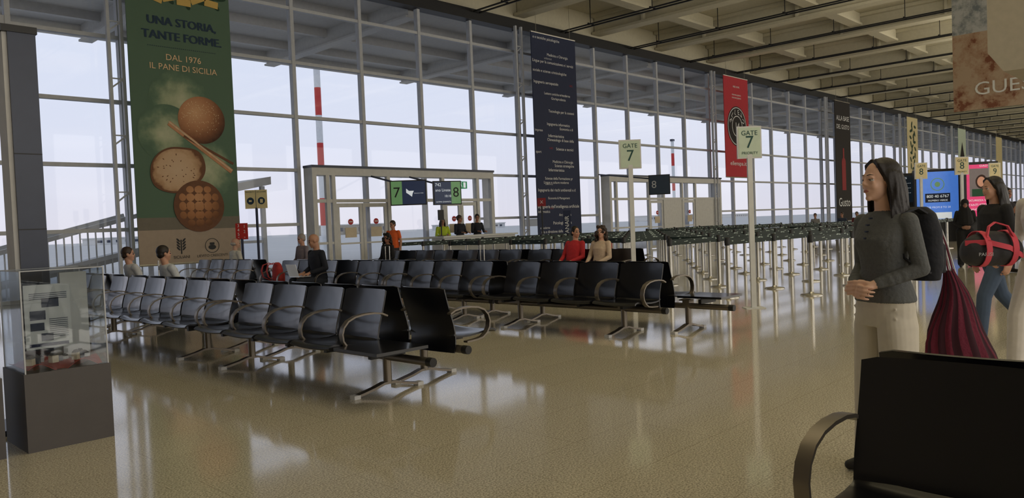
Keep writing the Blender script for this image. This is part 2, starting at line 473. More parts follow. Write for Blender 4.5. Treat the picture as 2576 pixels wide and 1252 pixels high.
    pr.append(P_cap(nb, Mh @ V((-.020, 0, -.06)), .056, .046, 0))
    pr += xf(headprims(True), Mh)
    S = Matrix.Scale(k, 4)
    me = blob('person', xf(pr, S), ms, .0046, 3)
    o = reg(bpy.data.objects.new('person', me), None, (loc[0], loc[1], 0), math.radians(yaw), label, 'person')
    facebits(o, S @ Mh, ms)
    hm = blob('hair', xf(xf(wavyhair(), Mh), S), [mat('hair_mass', hair, .55, 0, .3, 70, .1, 90)], .005, 3)
    reg(bpy.data.objects.new('hair', hm), o)
    return o, T, k

def person(loc, yaw, pose='stand', h=1.7, skin=(190, 140, 115), top=(60, 60, 70), bottom=(40, 42, 50), shoe=(30, 30, 32), hair=(28, 20, 18),
           style='short', head=(0, 0), arms='down', label='', vox=.011, sleeves='long', lean=0, legw=1.0, legs=None, group=None, wide=1.0, gait=None, curl=25, female=False, topbump=.25, seatz=.42):
    k = h/1.7
    ms = [mat('skin_tone', skin, .55, 0, .06), mat('top_cloth', top, .85, 0, .2, 30, topbump, 14), mat('trouser_cloth', bottom, .85, 0, .12, 20, .3, 9),
          mat('shoe_leather', shoe, .6), mat('hair_strands', hair, .45, 0, .3, 60, .3, 120), LIP, EYEW, IRIS]
    pz = .92 if pose != 'sit' else (seatz+.105)/k
    ln = math.radians(lean)
    Rl = Matrix.Rotation(ln, 3, 'Y')
    pel = V((0, 0, pz))
    T = lambda x, y, u: pel+Rl @ V((x, y, u))
    def ring(u, hw, hd, x=0): return (T(x, 0, u), Rl @ V((0, hw*wide, 0)), Rl @ V((hd, 0, 0)))
    pr = []
    if female:
        tp = [ring(.02, .168, .122), ring(.10, .145, .106), ring(.18, .130, .097), ring(.27, .143, .108, .005), ring(.345, .152, .118, .012), ring(.41, .160, .10, .0), ring(.465, .145, .078, -.01), ring(.50, .085, .06, -.015)]
    else:
        tp = [ring(.02, .168, .122), ring(.12, .155, .110), ring(.22, .155, .112), ring(.32, .168, .120), ring(.41, .172, .112), ring(.465, .155, .086, -.01), ring(.505, .085, .062, -.015)]
    pr.append(P_loft(tp, 1))
    pr.append(P_loft([ring(-.10, .12, .10), ring(-.04, .158, .115), ring(.0, .160, .114), ring(.02, .150, .105)], 2))
    for sg in (-1, 1):
        hip = V((0, sg*.088, pz-.03))
        if pose == 'sit':
            kn = V((.45, sg*.115, pz+.005)); an = V((.43+.03*sg, sg*.12, .095)); ft = V((1, 0, 0))
        elif gait:
            f = gait*sg
            kn = V((.20*f+.03, sg*.095, .49+.02*abs(f))); an = V((.36*f-.05 if f > 0 else .55*f, sg*.095, .09 if f > 0 else .17)); ft = V((1, 0, 0 if f > 0 else -.5)).normalized()
        else:
            kn = V((.012, sg*.10, .50)); an = V((-.025, sg*.105, .09)); ft = V((1, sg*.18, 0)).normalized()
        pr.append(P_cap(hip, kn, .084*legw, .060*legw, 2)); pr.append(P_cap(kn, an, .060*legw, .044*legw*(1.15 if legw > 1.1 else 1), 2))
        pr.append(P_cap(an+V((0, 0, -.01)), an+V((0, 0, -.045)), .036, .036, 3))
        pr.append(P_cap(an-ft*.035+V((0, 0, -.050)), an+ft*.09+V((0, 0, -.052)), .036, .038, 3))
        pr.append(P_cap(an+ft*.09+V((0, 0, -.052)), an+ft*.165+V((0, 0, -.060)), .038, .028, 3))
    for sg in (-1, 1):
        sh = T(-.005, sg*.172*wide, .455)
        cr = curl
        A = arms if isinstance(arms, str) else arms[0 if sg > 0 else 1]
        if A == 'down': el = T(-.03, sg*.225, .19); wr = T(.03, sg*.235, -.045); hd = Rl @ V((.15, 0, -1)); nm = V((0, -sg, 0))
        elif A == 'clasp': el = T(-.035, sg*.232, .20); wr = T(.175, sg*.075, .095 if sg > 0 else .08); hd = Rl @ V((.45, -sg*.9, -.12)); nm = V((-.9, -sg*.3, -.1)); cr = 22
        elif A == 'lap': el = T(.02, sg*.235, .19); wr = T(.235, sg*.13, .07); hd = V((.9, -sg*.3, -.15)); nm = V((0, 0, -1))
        elif A == 'type': el = T(.0, sg*.24, .20); wr = T(.23, sg*.09, .15); hd = V((1, -sg*.1, -.2)); nm = V((0, 0, -1))
        elif A == 'desk': el = T(.04, sg*.23, .20); wr = T(.24, sg*.13, .22); hd = V((1, -sg*.2, 0)); nm = V((0, 0, -1))
        elif A == 'carry': el = T(-.06, sg*.25, .21); wr = T(.13, sg*.28, .06); hd = V((.8, 0, -.6)); nm = V((0, -sg, -.3)); cr = 45
        elif A == 'phone': el = T(.02, sg*.21, .20); wr = T(.22, sg*.07, .27); hd = V((.5, -sg*.3, .8)); nm = V((-.6, -sg*.4, .3)); cr = 35
        pr.append(P_ell(sh+V((0, -sg*.01, -.01)), (.062, .058, .062), 1))
        if sleeves == 'long':
            pr.append(P_cap(sh, el, .055, .044, 1)); pr.append(P_cap(el, el.lerp(wr, .88), .044, .034, 1))
        else:
            pr.append(P_cap(sh, sh.lerp(el, .55), .056, .053, 1)); pr.append(P_cap(sh.lerp(el, .5), el, .045, .039, 0)); pr.append(P_cap(el, wr, .039, .027, 0))
        pr.append(P_cap(el.lerp(wr, .88), wr, .027, .024, 0))
        pr += hand(wr, hd, nm, 1, .009 if vox < .008 else .0115, cr, 0)
    nb = T(-.015, 0, .485); hc = T(.018, 0, .665)
    Mh = Matrix.Translation(hc) @ Matrix.Rotation(math.radians(head[0]), 4, 'Z') @ Matrix.Rotation(math.radians(head[1]), 4, 'Y')
    pr.append(P_cap(nb, Mh @ V((-.022, 0, -.06)), .055, .050, 0))
    pr += xf(headprims(vox < .008), Mh)
    S = Matrix.Scale(k, 4)
    pr = xf(pr, S)
    me = blob('person', pr, ms, vox, 3)
    o = reg(bpy.data.objects.new('person', me), None, (loc[0], loc[1], 0), math.radians(yaw), label, 'person', None, group)
    if vox < .008: facebits(o, S @ Mh, ms)
    hp = hairprims(style)
    if hp:
        hm = blob('hair', xf(xf(hp, Mh), S), [mat('hair_mass', hair, .5, 0, .35, 70, .1, 90) if style != 'veil' else mat('veil_cloth', top, .9)], min(vox, .008), 2)
        reg(bpy.data.objects.new('hair', hm), o)
    return o, None, T, k

wm, WT, wk = standing_woman((4.12, 1.35), 154, head=(-10, -2), label='standing person in grey long-sleeved top and cream trousers, hands clasped')
b = MB()
for i in range(4):
    p = WT(.088+.009*i-(.012 if i == 0 else 0), 0, .46-.035*i)*wk
    b.tube([p, p+V((.02, 0, 0))], .0045, M['dgrey'], 8)
b.build('button_placket', wm)
person((8.6, 1.80), 138, 'stand', 1.62, (206, 158, 134), (30, 30, 34), (72, 88, 112), (30, 30, 30), (24, 18, 16), 'long', (0, 4), 'down', 'person walking in black top and blue jeans', .0075, gait=.8, legw=1.15)
person((7.0, 1.14), 150, 'stand', 1.66, (206, 158, 134), (215, 210, 206), (224, 218, 210), (220, 215, 210), (40, 28, 22), 'long', (0, 0), ['down', 'carry'], 'person walking in pale top and wide white trousers', .0075, gait=-.7, legw=1.18, female=True)
person((19.3, 4.6), 200, 'stand', 1.5, (150, 110, 90), (24, 24, 26), (24, 24, 26), (20, 20, 20), (20, 20, 20), 'veil', (0, 0), 'clasp', 'standing person in long black robe and head covering', .012, legw=1.5)
person((20.8, 4.2), 250, 'stand', 1.62, (150, 110, 90), (34, 30, 34), (36, 36, 42), (20, 20, 20), (20, 16, 15), 'long', (0, 0), 'down', 'standing person in dark jacket queueing by the gate', .012)
person((17.8, 3.5), 230, 'stand', 1.68, (150, 105, 85), (38, 34, 40), (40, 42, 52), (20, 20, 20), (20, 16, 15), 'short', (0, 0), 'phone', 'standing person in dark clothes looking at a phone', .012)
person((12.2, 4.0), 100, 'stand', 1.62, (160, 90, 75), (30, 28, 34), (34, 36, 46), (25, 25, 25), (110, 48, 40), 'short', (0, 0), 'down', 'standing person in dark jacket with reddish hair', .012)
person((10.95, 9.02), 180, 'sit', 1.64, (204, 152, 126), (190, 44, 52), (30, 32, 40), (30, 30, 30), (26, 20, 18), 'short', (75, -6), 'lap', 'seated person in bright red sweater and dark trousers', .0095, lean=-12)
person((10.95, 8.40), 180, 'sit', 1.60, (208, 158, 134), (205, 182, 160), (60, 54, 60), (40, 36, 34), (48, 30, 24), 'curly', (20, 0), 'lap', 'seated person with curly brown hair and beige jacket', .0095, lean=-8, female=True)
person((7.32, 11.75), 180, 'sit', 1.74, (180, 134, 110), (24, 28, 40), (34, 38, 50), (30, 30, 30), (60, 50, 46), 'bald', (-20, 16), 'type', 'seated person in dark navy jacket using a laptop', .0095, lean=6)
person((4.52, 12.35), 0, 'sit', 1.58, (196, 150, 128), (190, 192, 198), (60, 60, 70), (30, 30, 30), (54, 38, 30), 'short', (-30, 0), 'lap', 'seated person in pale shirt with short brown hair', .0095, lean=-14)
person((4.52, 11.0), 0, 'sit', 1.60, (190, 144, 120), (190, 194, 200), (60, 60, 70), (30, 30, 30), (34, 26, 22), 'short', (-10, 0), 'lap', 'seated person in light shirt with dark hair', .0095, lean=-14)
person((7.95, 16.1), 0, 'sit', 1.66, (190, 150, 130), (200, 198, 190), (90, 86, 80), (30, 30, 30), (170, 165, 160), 'fringe', (-20, 0), 'lap', 'seated elderly person with balding grey hair', .012)
person((10.95, 14.6), 180, 'sit', 1.58, (150, 105, 85), (24, 24, 28), (34, 34, 40), (30, 30, 30), (22, 18, 16), 'curly', (30, 10), 'lap', 'seated person in black printed top with curly dark hair', .012)
person((12.35, 16.2), 200, 'stand', 1.57, (186, 136, 112), (224, 100, 46), (60, 62, 70), (40, 40, 40), (40, 30, 26), 'short', (0, 10), 'down', 'standing person in orange t-shirt by the queue', .012, sleeves='short')
person((16.45, 18.95), 240, 'stand', 1.64, (176, 126, 100), (190, 210, 60), (30, 32, 42), (20, 20, 20), (24, 18, 16), 'long', (0, 6), 'desk', 'gate attendant in high-visibility vest behind the counter', .013, female=True)
person((17.2, 18.95), 270, 'stand', 1.72, (176, 126, 100), (34, 36, 46), (30, 32, 42), (20, 20, 20), (60, 40, 30), 'bun', (30, 8), 'desk', 'gate attendant in dark uniform behind the counter', .013, female=True)
person((18.0, 18.95), 260, 'stand', 1.74, (176, 126, 100), (30, 32, 42), (30, 32, 42), (20, 20, 20), (30, 22, 20), 'bun', (-30, 8), 'desk', 'gate attendant in dark jacket leaning at the counter', .013, female=True)
person((9.12, 15.3), 180, 'sit', 1.60, (186, 140, 120), (120, 110, 118), (60, 60, 70), (30, 30, 30), (150, 140, 135), 'short', (0, 8), 'lap', 'elderly person sitting in a wheelchair', .012, seatz=.48)
for i, (tt, c) in enumerate(((13.6, (120, 50, 50)), (14.3, (60, 70, 90)), (15.6, (150, 150, 150)), (12.9, (40, 60, 50)))):
    person((37.9, tt), 180, 'sit', 1.68, (180, 135, 112), c, (50, 50, 60), (30, 30, 30), (60, 44, 36), 'short', (random.uniform(-40, 40), 0), 'lap', 'seated traveller on a distant bench', .016)

# ------------------------------------------------------------ shell
S0, S1 = -8, 175
b = MB(); b.box(S0, S1, -14, 20.1, -.12, 0, M['floor']); b.build('floor', kind='structure', smooth=False)
b = MB(); b.box(S0, S1, -14, 20.4, 10.0, 10.2, M['ceil']); b.build('ceiling', kind='structure', smooth=False)
b = MB(); b.box(S0, S1, -14.2, -14, 0, 10, M['wall']); b.build('wall_back', kind='structure', smooth=False)
b = MB(); b.box(S0-.2, S0, -14, 20.4, 0, 10, M['wall']); b.build('wall_west', kind='structure', smooth=False)
b = MB(); b.box(S1, S1+.2, -14, 20.4, 0, 10, M['wall']); b.build('wall_east', kind='structure', smooth=False)
b = MB(); b.box(S0, S1, 19.95, 20.15, 9.0, 10, M['girder']); b.build('wall_spandrel', kind='structure', smooth=False)
b = MB(); b.box(S0, S1, 19.75, 20.2, 8.62, 9.0, M['black']); b.build('trim_1', kind='structure', smooth=False)
PIT = 2.367
ZT = [0.05, 1.6, 3.17, 4.72, 6.28, 7.83, 8.62]
wi = 0
for kk in range(-8, 66):
    s0 = 11.9+PIT*kk; s1 = s0+PIT
    if s1 < S0 or s0 > S1-3: continue
    wi += 1
    b = MB()
    low = (0 <= kk < 3) or (6 <= kk < 10)
    b.box(s0-.055, s0+.055, 19.92, 20.1, 0, 8.62, M['frame'])
    for z in ZT[:-1]:
        if low and z < 3.3: continue
        hh = .16 if (kk < -3 and abs(z-6.28) < .1) else .045
        b.box(s0+.055, s1-.055, 19.94, 20.08, z-hh, z+hh, M['frame'])
    z0 = 3.25 if low else 0.02
    b.add([(s0, 20.02, z0), (s1, 20.02, z0), (s1, 20.02, 8.62), (s0, 20.02, 8.62)], [(0, 1, 2, 3)], M['glass'])
    b.build('window_%d' % wi, kind='structure', smooth=False)
b = MB()
for x in (0, .30):
    b.box(x-.035, x+.035, -.05, .05, 0, 8.62, M['frame'])
for i in range(6):
    z = .9+1.35*i
    b.bar((0, 0, z), (.30, 0, z+.24), .035, .035, M['frame']); b.bar((0, 0, z+.24), (.30, 0, z+.24), .03, .03, M['frame'])
col0 = b.build('lattice_column', loc=(6.72, 19.45, 0), smooth=False, label='slender pale steel lattice column beside the glazing', cat='column', group='lattice columns along the window wall')
for i in range(1, 9): dup(col0, (6.5+14.2*i+.1, 19.45, 0))

b = MB()
b.box(-.28, .28, -13.9, 19.9, 9.15, 9.25, M['girder']); b.box(-.10, .10, -13.9, 19.9, 9.25, 9.85, M['girder']); b.box(-.34, .34, -13.9, 19.9, 9.85, 9.99, M['girder'])
for i in range(8): b.box(-.26, .26, -12+4.2*i-.05, -12+4.2*i+.05, 9.25, 9.85, M['girder'])
g0 = b.build('ceiling_girder', loc=(2.6, 0, 0), smooth=False, label='beige concrete ceiling girder spanning the hall', cat='ceiling beam', group='ceiling girders')
b = MB()
for y in (-.14, .14):
    b.box(y-.022, y+.022, -13.5, 19.7, 8.86, 8.91, M['black'])
for i in range(12):
    yy = -12.5+2.8*i
    b.box(-.16, .16, yy-.03, yy+.03, 8.91, 8.95, M['black']); b.box(-.012, .012, yy-.012, yy+.012, 8.95, 9.999, M['black'])
c0 = b.build('cable_track', loc=(4.9, 0, 0), smooth=False, label='twin black cable track hanging below the ceiling', cat='cable track', group='ceiling cable tracks')
b = MB(); b.box(.36, 4.37, -.15, .15, 9.55, 9.99, M['girder'])
b.box(.36, 4.37, -.25, .25, 9.45, 9.55, M['girder'])
p0 = b.build('ceiling_rib', loc=(2.6, 17, 0), smooth=False, label='beige cross rib between ceiling girders', cat='ceiling beam', group='ceiling cross ribs')
for i in range(36):
    x = 2.6+4.734*i
    if i: dup(g0, (x, 0, 0)); dup(c0, (x+2.3, 0, 0))
    for j, y in enumerate((17, 12.5, 8, 3.5, -1)):
        if i == 0 and j == 0: continue
        if i < 22: dup(p0, (x, y, 0))

# outside
b = MB(); b.box(-300, 600, 20.1, 700, -.25, -.1, M['ground']); b.build('floor_apron', kind='structure', smooth=False)
cn = thing('roof_canopy', (0, 20.3, 0), 'grey steel canopy roof projecting outside the glazing', 'canopy')
b = MB(); b.box(S0, S1, 0, 9.7, 9.0, 9.25, M['soffit']); b.box(S0, S1, 9.5, 9.75, 8.6, 9.0, M['soffit']); b.build('soffit', cn, smooth=False)
b = MB()
b.box(-.12, .12, 0, 9.5, 8.47, 9.0, M['truss']); b.box(-.22, .22, 0, 9.5, 8.4, 8.47, M['truss'])
gd = b.build('girder', cn, (2.43, 0, 0), smooth=False)
b = MB(); b.box(S0, S1, -.1, .1, 8.7, 9.0, M['truss'])
pu = b.build('purlin', cn, (0, 2.4, 0), smooth=False)
for i in range(1, 24):
    n = dup(gd, (2.43+7.1*i, 0, 0), par=cn)
for i in range(1, 3): dup(pu, (0, 2.4+2.6*i, 0), par=cn)
def mast(x, y, H, lab):
    r = thing('striped_mast', (x, y, -.1), lab, 'mast')
    b = MB(); n = 7
    for i in range(n):
        b.tube([(0, 0, H*i/n), (0, 0, H*(i+1)/n)], .22, M['red'] if i % 2 else M['wpaint'], 14)
    b.build('striped_pole', r)
    b = MB(); b.box(-.3, .3, -.2, .2, H-.05, H+.25, M['dgrey']); b.build('floodlight_head', r)
def place(x, t):
    q = (x-1288)/1935.0
    return (0.72*t+q*.694*t)/(.694-.72*q)
mast(place(818, 46), 46, 13.2, 'tall red and white striped mast on the apron')
mast(place(1700, 60), 60, 12.5, 'red and white striped mast farther along the apron')
r = thing('boarding_ramp', (3.6, 23.2, -.1), 'white railed boarding ramp outside the glazing', 'ramp')
b = MB(); b.bar((0, 0, .85), (5.2, 0, 2.2), .1, .12, M['wpaint']); b.bar((0, 0, .15), (5.2, 0, 1.2), .1, .12, M['wpaint']); b.bar((0, 1.8, .85), (5.2, 1.8, 2.2), .1, .12, M['wpaint'])
b.hexa([(0, 0, 0), (0, 0, .1), (0, 1.8, 0), (0, 1.8, .1), (5.2, 0, 1.0), (5.2, 0, 1.15), (5.2, 1.8, 1.0), (5.2, 1.8, 1.15)], M['truss'])
b.build('ramp_frame', r, smooth=False)
b = MB()
for i in range(27):
    x = i*.2; b.bar((x, 0, 0), (x, 0, .85+x*.2596), .035, .035, M['wpaint'])
b.build('balusters', r, smooth=False)
r = thing('boarding_shelter', (9.3, 21.4, -.1), 'glazed white boarding shelter outside the windows', 'shelter')
b = MB()
for x in (0, 1.1, 2.2):
    for y in (0, 3): b.box(x-.06, x+.06, y-.06, y+.06, 0, 2.45+.2*x, M['wpaint'])
for z in (0.1, 1.2): b.box(0, 2.2, -.04, .04, z, z+.08, M['wpaint'])
b.hexa([(-.2, -.2, 2.42), (-.2, -.2, 2.65), (-.2, 3.2, 2.42), (-.2, 3.2, 2.65), (2.4, -.2, 2.94), (2.4, -.2, 3.17), (2.4, 3.2, 2.94), (2.4, 3.2, 3.17)], M['wpaint'])
b.build('shelter_frame', r, smooth=False)
b = MB(); b.add([(0, 0, 0), (2.2, 0, 0), (2.2, 0, 2.9), (0, 0, 2.5)], [(0, 1, 2, 3)], M['glass']); b.build('shelter_glass', r, smooth=False)
for i in range(9):
    random.seed(50+i); w = random.uniform(14, 40); hgt = random.uniform(2.0, 4)
    b = MB(); b.box(0, w, 0, 12, 0, hgt, M['wall'] if i % 2 else M['truss']); b.box(-.3, w+.3, -.3, 12.3, hgt, hgt+.4, M['soffit'])
    for j in range(int(w/3)): b.box(1+3*j, 2.6+3*j, -.05, .05, hgt*.35, hgt*.75, M['dgrey'])
    b.build('airport_building', loc=(-60+75*i, 260+12*(i % 3), -.1), smooth=False, label='low distant airport building across the apron', cat='building', group='distant buildings')

def vestibule(n, s0, s1, doors, white=False):
    b = MB(); y0, y1 = 19.45, 19.9
    b.box(s0-.07, s1+.07, y0, y1, 3.0, 3.22, M['white']); b.box(s0-.09, s1+.09, y0-.03, y1, 3.221, 3.29, M['dgrey'])
    for x in (s0, s1): b.box(x-.07, x+.07, y0, y1, 0, 3.0, M['white'])
    xs = [s0+.45]+[d for pr in doors for d in pr]
    for x in sorted(set(xs)): b.box(x-.06, x+.06, y0+.01, y0+.13, 0, 3.0, M['white'])
    edges = sorted([s0+.07]+[q for x in xs for q in (x-.06, x+.06)]+[s1-.07])
    for a, c in zip(edges[::2], edges[1::2]):
        b.box(a, c, y0+.02, y0+.12, 2.2, 2.3, M['white'])
        isdoor = any(d[0]-.01 <= (a+c)/2 <= d[1]+.01 for d in doors)
        if not isdoor:
            if white and (a+c)/2 > 30: b.box(a, c, y0+.04, y0+.1, 0, 2.2, M['white'])
            else:
                b.add([(a, y0+.07, 0), (c, y0+.07, 0), (c, y0+.07, 2.2), (a, y0+.07, 2.2)], [(0, 1, 2, 3)], M['glass']); b.box(a, c, y0+.03, y0+.1, .98, 1.05, M['white'])
        b.add([(a, y0+.07, 2.3), (c, y0+.07, 2.3), (c, y0+.07, 3.0), (a, y0+.07, 3.0)], [(0, 1, 2, 3)], M['glass'])
    b.build('wall_vestibule' if n == 1 else 'wall_vestibule_inner', kind='structure', smooth=False)
vestibule(1, 12.1, 19.3, [(12.75, 14.75), (17.0, 18.6)])
vestibule(2, 26.3, 35.6, [(29.2, 30.4), (32.0, 33.2)], True)
dn = 0
for (a, c, dbl) in ((12.75, 14.75, 1), (17.0, 18.6, 1), (29.2, 30.4, 0), (32.0, 33.2, 0)):
    dn += 1; b = MB()
    leaves = [(a+.13, (a+c)/2-.06), ((a+c)/2+.06, c-.13)] if dbl else [(a+.13, c-.13)]
    for u, v in leaves:
        for x in (u, v): b.box(x-.05, x+.05, 19.5, 19.56, .02, 2.18, M['white'])
        for z in (.08, 2.12): b.box(u+.05, v-.05, 19.5, 19.56, z-.06, z+.06, M['white'])
        b.box(u+.05, v-.05, 19.49, 19.55, .95, 1.0, M['white'])
        b.add([(u, 19.53, .05), (v, 19.53, .05), (v, 19.53, 2.15), (u, 19.53, 2.15)], [(0, 1, 2, 3)], M['glass'])
        b.box((u+v)/2-.2, (u+v)/2+.2, 19.47, 19.49, 1.15, 1.45, M['cream'])
        b.tube([((u+v)/2, 19.48, 1.62), ((u+v)/2, 19.465, 1.62)], .09, M['red'], 18)
        b.box((u+v)/2-.06, (u+v)/2+.06, 19.455, 19.465, 1.61, 1.635, M['txw'])
    b.build('door_%d' % dn, kind='structure', smooth=False)

# ------------------------------------------------------------ banners
def banner(s0, mt, name_label, w=2.55, z0=.72, z1=8.4):
    r = thing('hanging_banner', (s0, 19.0, 0), name_label, 'banner', group='tall hanging banners')
    b = MB()
    b.box(0, w, 0, .03, z0, z1, mt)
    b.build('banner_cloth', r, smooth=False)
    b = MB(); b.tube([(0, .015, z0), (w, .015, z0)], .03, M['steel']); b.build('bottom_bar', r)
    b = MB(); b.tube([(0, .015, z1), (w, .015, z1)], .035, M['steel'])
    for x in (.3, w-.3): b.tube([(x, .015, z1), (x, .015, 9.99)], .008, M['steel'], 6)
    b.build('hanging_rod', r)
    return r
def disc(b, cx, cz, rx, rz, m, y=-.008, n=40, wob=0, rot=0, seed=0):
    rnd = random.Random(seed); ph = [rnd.uniform(0, 6.28) for _ in range(5)]
    pts = []
    for i in range(n):
        t = 2*math.pi*i/n; q = 1+wob*sum(math.sin((k+2)*t+ph[k])/(k+1.5) for k in range(5))
        x = rx*q*math.cos(t); z = rz*q*math.sin(t)
        pts.append((cx+x*math.cos(rot)-z*math.sin(rot), y, cz+x*math.sin(rot)+z*math.cos(rot)))
    b.add(pts, [tuple(range(n))], m)
def ringshape(b, cx, cz, r0, r1, m, y=-.01, n=40):
    vs = [(cx+r*math.cos(2*math.pi*i/n), y, cz+r*math.sin(2*math.pi*i/n)) for r in (r0, r1) for i in range(n)]
    b.add(vs, [(i, (i+1) % n, n+(i+1) % n, n+i) for i in range(n)], m)
def radmat(name, stops, c, r, sc=9, nz=.15):
    m = mat(name, (128, 128, 128), .8); nt = m.node_tree; b = nt.nodes['Principled BSDF']
    tc = nt.nodes.new('ShaderNodeTexCoord'); vm = nt.nodes.new('ShaderNodeVectorMath'); vm.operation = 'DISTANCE'
    sp = nt.nodes.new('ShaderNodeSeparateXYZ'); cb = nt.nodes.new('ShaderNodeCombineXYZ')
    nt.links.new(tc.outputs['Object'], sp.inputs[0]); nt.links.new(sp.outputs['X'], cb.inputs['X']); nt.links.new(sp.outputs['Z'], cb.inputs['Z'])
    nt.links.new(cb.outputs[0], vm.inputs[0]); vm.inputs[1].default_value = (c[0], 0, c[1])
    n = nt.nodes.new('ShaderNodeTexNoise'); n.inputs['Scale'].default_value = sc; n.inputs['Detail'].default_value = 6
    nt.links.new(tc.outputs['Object'], n.inputs['Vector'])
    ma = nt.nodes.new('ShaderNodeMath'); ma.operation = 'MULTIPLY_ADD'; ma.inputs[1].default_value = 1/r; ma.inputs[2].default_value = -nz/2
    nt.links.new(vm.outputs['Value'], ma.inputs[0])
    mb = nt.nodes.new('ShaderNodeMath'); mb.operation = 'MULTIPLY_ADD'; mb.inputs[1].default_value = nz
    nt.links.new(n.outputs['Fac'], mb.inputs[0]); nt.links.new(ma.outputs[0], mb.inputs[2])
    cr = nt.nodes.new('ShaderNodeValToRGB'); nt.links.new(mb.outputs[0], cr.inputs[0])
    for i, (p, col) in enumerate(stops):
        e = cr.color_ramp.elements[i] if i < 2 else cr.color_ramp.elements.new(p)
        e.position = p; e.color = lin(col)
    nt.links.new(cr.outputs[0], b.inputs['Base Color']); return m
GR = (88, 114, 94)
gm = mat('green_print', GR, .75, var=.08, scale=.6)
r = banner(6.99, gm, 'tall green banner advertising bread with rolls and slices')
tbl = mat('tabletop_print', (170, 154, 138), .8, var=.1); tbl2 = mat('tabletop_shade', (120, 114, 102), .8)
b = MB(); b.box(0, 2.55, -.004, -.001, .74, 1.55, tbl); b.box(0, 2.55, -.004, -.001, 1.55, 1.85, tbl2); b.build('printed_table', r, smooth=False)
b = MB()
for i, (cx, cz, R_) in enumerate(((1.15, 4.7, .75), (.8, 3.9, .7), (1.8, 3.05, .72))):
    fm = radmat('flour_print', [(0, (190, 194, 164)), (.35, (164, 174, 142)), (.75, (106, 130, 106)), (1.0, GR)], (cx, cz), R_, 3.5, 1.1)
    disc(b, cx, cz, R_, R_, fm, -.005-.0008*i, 50)
b.build('printed_flour', r, smooth=False)
crust = mat('crust_print', (196, 142, 104), .75, var=.35, scale=5); crustd = mat('crust_shade_print', (112, 74, 50), .75, var=.3, scale=6)
crumb = mat('crumb_print', (212, 182, 150), .75, var=.4, scale=9); seed = mat('sesame_print', (230, 208, 170), .7)
bun = radmat('bun_print', [(0, (220, 172, 130)), (.45, (186, 132, 94)), (.75, (134, 88, 60)), (1.0, (70, 44, 32))], (1.52, 4.45), .82, 12)
b = MB(); disc(b, 1.68, 4.27, .60, .59, bun, -.011)
for i in range(110):
    a = random.uniform(0, 6.28); q = math.sqrt(random.random())*.5
    disc(b, 1.66+q*math.cos(a), 4.34+q*.85*math.sin(a), .012, .007, seed, -.015, 6, 0, random.uniform(0, 3))
b.build('printed_sesame_roll', r, smooth=False)
b = MB(); b.bar((.85, -.014, 4.15), (2.4, -.014, 3.0), .006, .12, crust); b.bar((.85, -.019, 4.18), (2.4, -.019, 3.03), .004, .04, crumb)
b.bar((1.2, -.016, 3.85), (2.45, -.016, 3.2), .004, .06, crustd)
b.build('printed_bread_plank', r, smooth=False)
sl = radmat('slice_print', [(0, (214, 186, 156)), (.7, (206, 172, 138)), (.9, (182, 144, 108)), (1.0, (114, 76, 50))], (1.0, 3.02), .62, 6, .5)
b = MB(); disc(b, 1.02, 3.02, .70, .56, crustd, -.020, 50, .05, .5, 9); disc(b, 1.0, 3.02, .65, .51, sl, -.022, 50, .05, .5, 9)
for i in range(26):
    a = random.uniform(0, 6.28); q = math.sqrt(random.random())*.40
    disc(b, 1.0+q*1.2*math.cos(a), 3.02+q*math.sin(a), random.uniform(.01, .03), .012, crustd, -.024, 8, 0, a)
b.build('printed_bread_slice', r, smooth=False)
rl = radmat('scored_print', [(0, (206, 154, 112)), (.5, (172, 118, 78)), (.8, (122, 80, 50)), (1.0, (74, 46, 30))], (1.42, 2.32), .85, 10)
b = MB(); disc(b, 1.5, 2.12, .64, .64, crustd, -.026)
for i in range(-2, 3):
    for j in range(-2, 3):
        cx = 1.5+i*.235*(1-.06*abs(i)); cz = 2.12+j*.235*(1-.06*abs(j))
        wx = .112-.014*abs(i)-.008*abs(j); wz = .112-.014*abs(j)-.008*abs(i)
        if i*i+j*j < 8: disc(b, cx, cz, wx*1.14, wz*1.14, rl, -.028, 20, .04, 0, i*5+j)
b.build('printed_scored_roll', r, smooth=False)
leafm = mat('leaf_print', (36, 66, 48), .75); gold = mat('gold_ribbon_print', (214, 180, 100), .7)
b = MB()
for i in range(16):
    disc(b, .1+.155*i+.05*math.sin(i*2), 7.25+.12*math.cos(i*1.7)+.02*abs(i-8), .19, .07, leafm, -.008-.0004*i, 14, 0, i*.9)
for i in range(5): b.bar((.5+.35*i, -.018, 7.2-.06*math.sin(i)), (.5+.35*(i+1), -.018, 7.2-.06*math.sin(i+1)+(.12 if i % 2 else -.05)), .004, .17, gold)
b.build('printed_leaf_garland', r, smooth=False)
for dx in (0, .012, .024):
    text(r, 'UNA STORIA,', (1.3+dx, -.012-dx*.1, 6.60), M['txb'], h=.38, w=1.68); text(r, 'TANTE FORME.', (1.3+dx, -.012-dx*.1, 6.25), M['txb'], h=.38, w=1.95)
b = MB()
for i in range(34): b.box(.45+.05*i, .472+.05*i, -.01, -.006, 5.98, 5.995, M['txb'])
b.build('dotted_rule', r, smooth=False)
text(r, 'DAL 1976', (1.3, -.012, 5.74), M['txc'], h=.24, w=.86); text(r, 'IL PANE DI SICILIA', (1.3, -.012, 5.5), M['txc'], h=.24, w=1.66)
b = MB(); b.box(.985, 1.015, -.012, -.008, .95, 1.3, M['txk'])
for i in range(4):
    for sg in (-1, 1): disc(b, 1.0+sg*.07, 1.08+.07*i, .06, .022, M['txk'], -.010, 10, 0, sg*.8)
b.build('wheat_emblem', r, smooth=False)
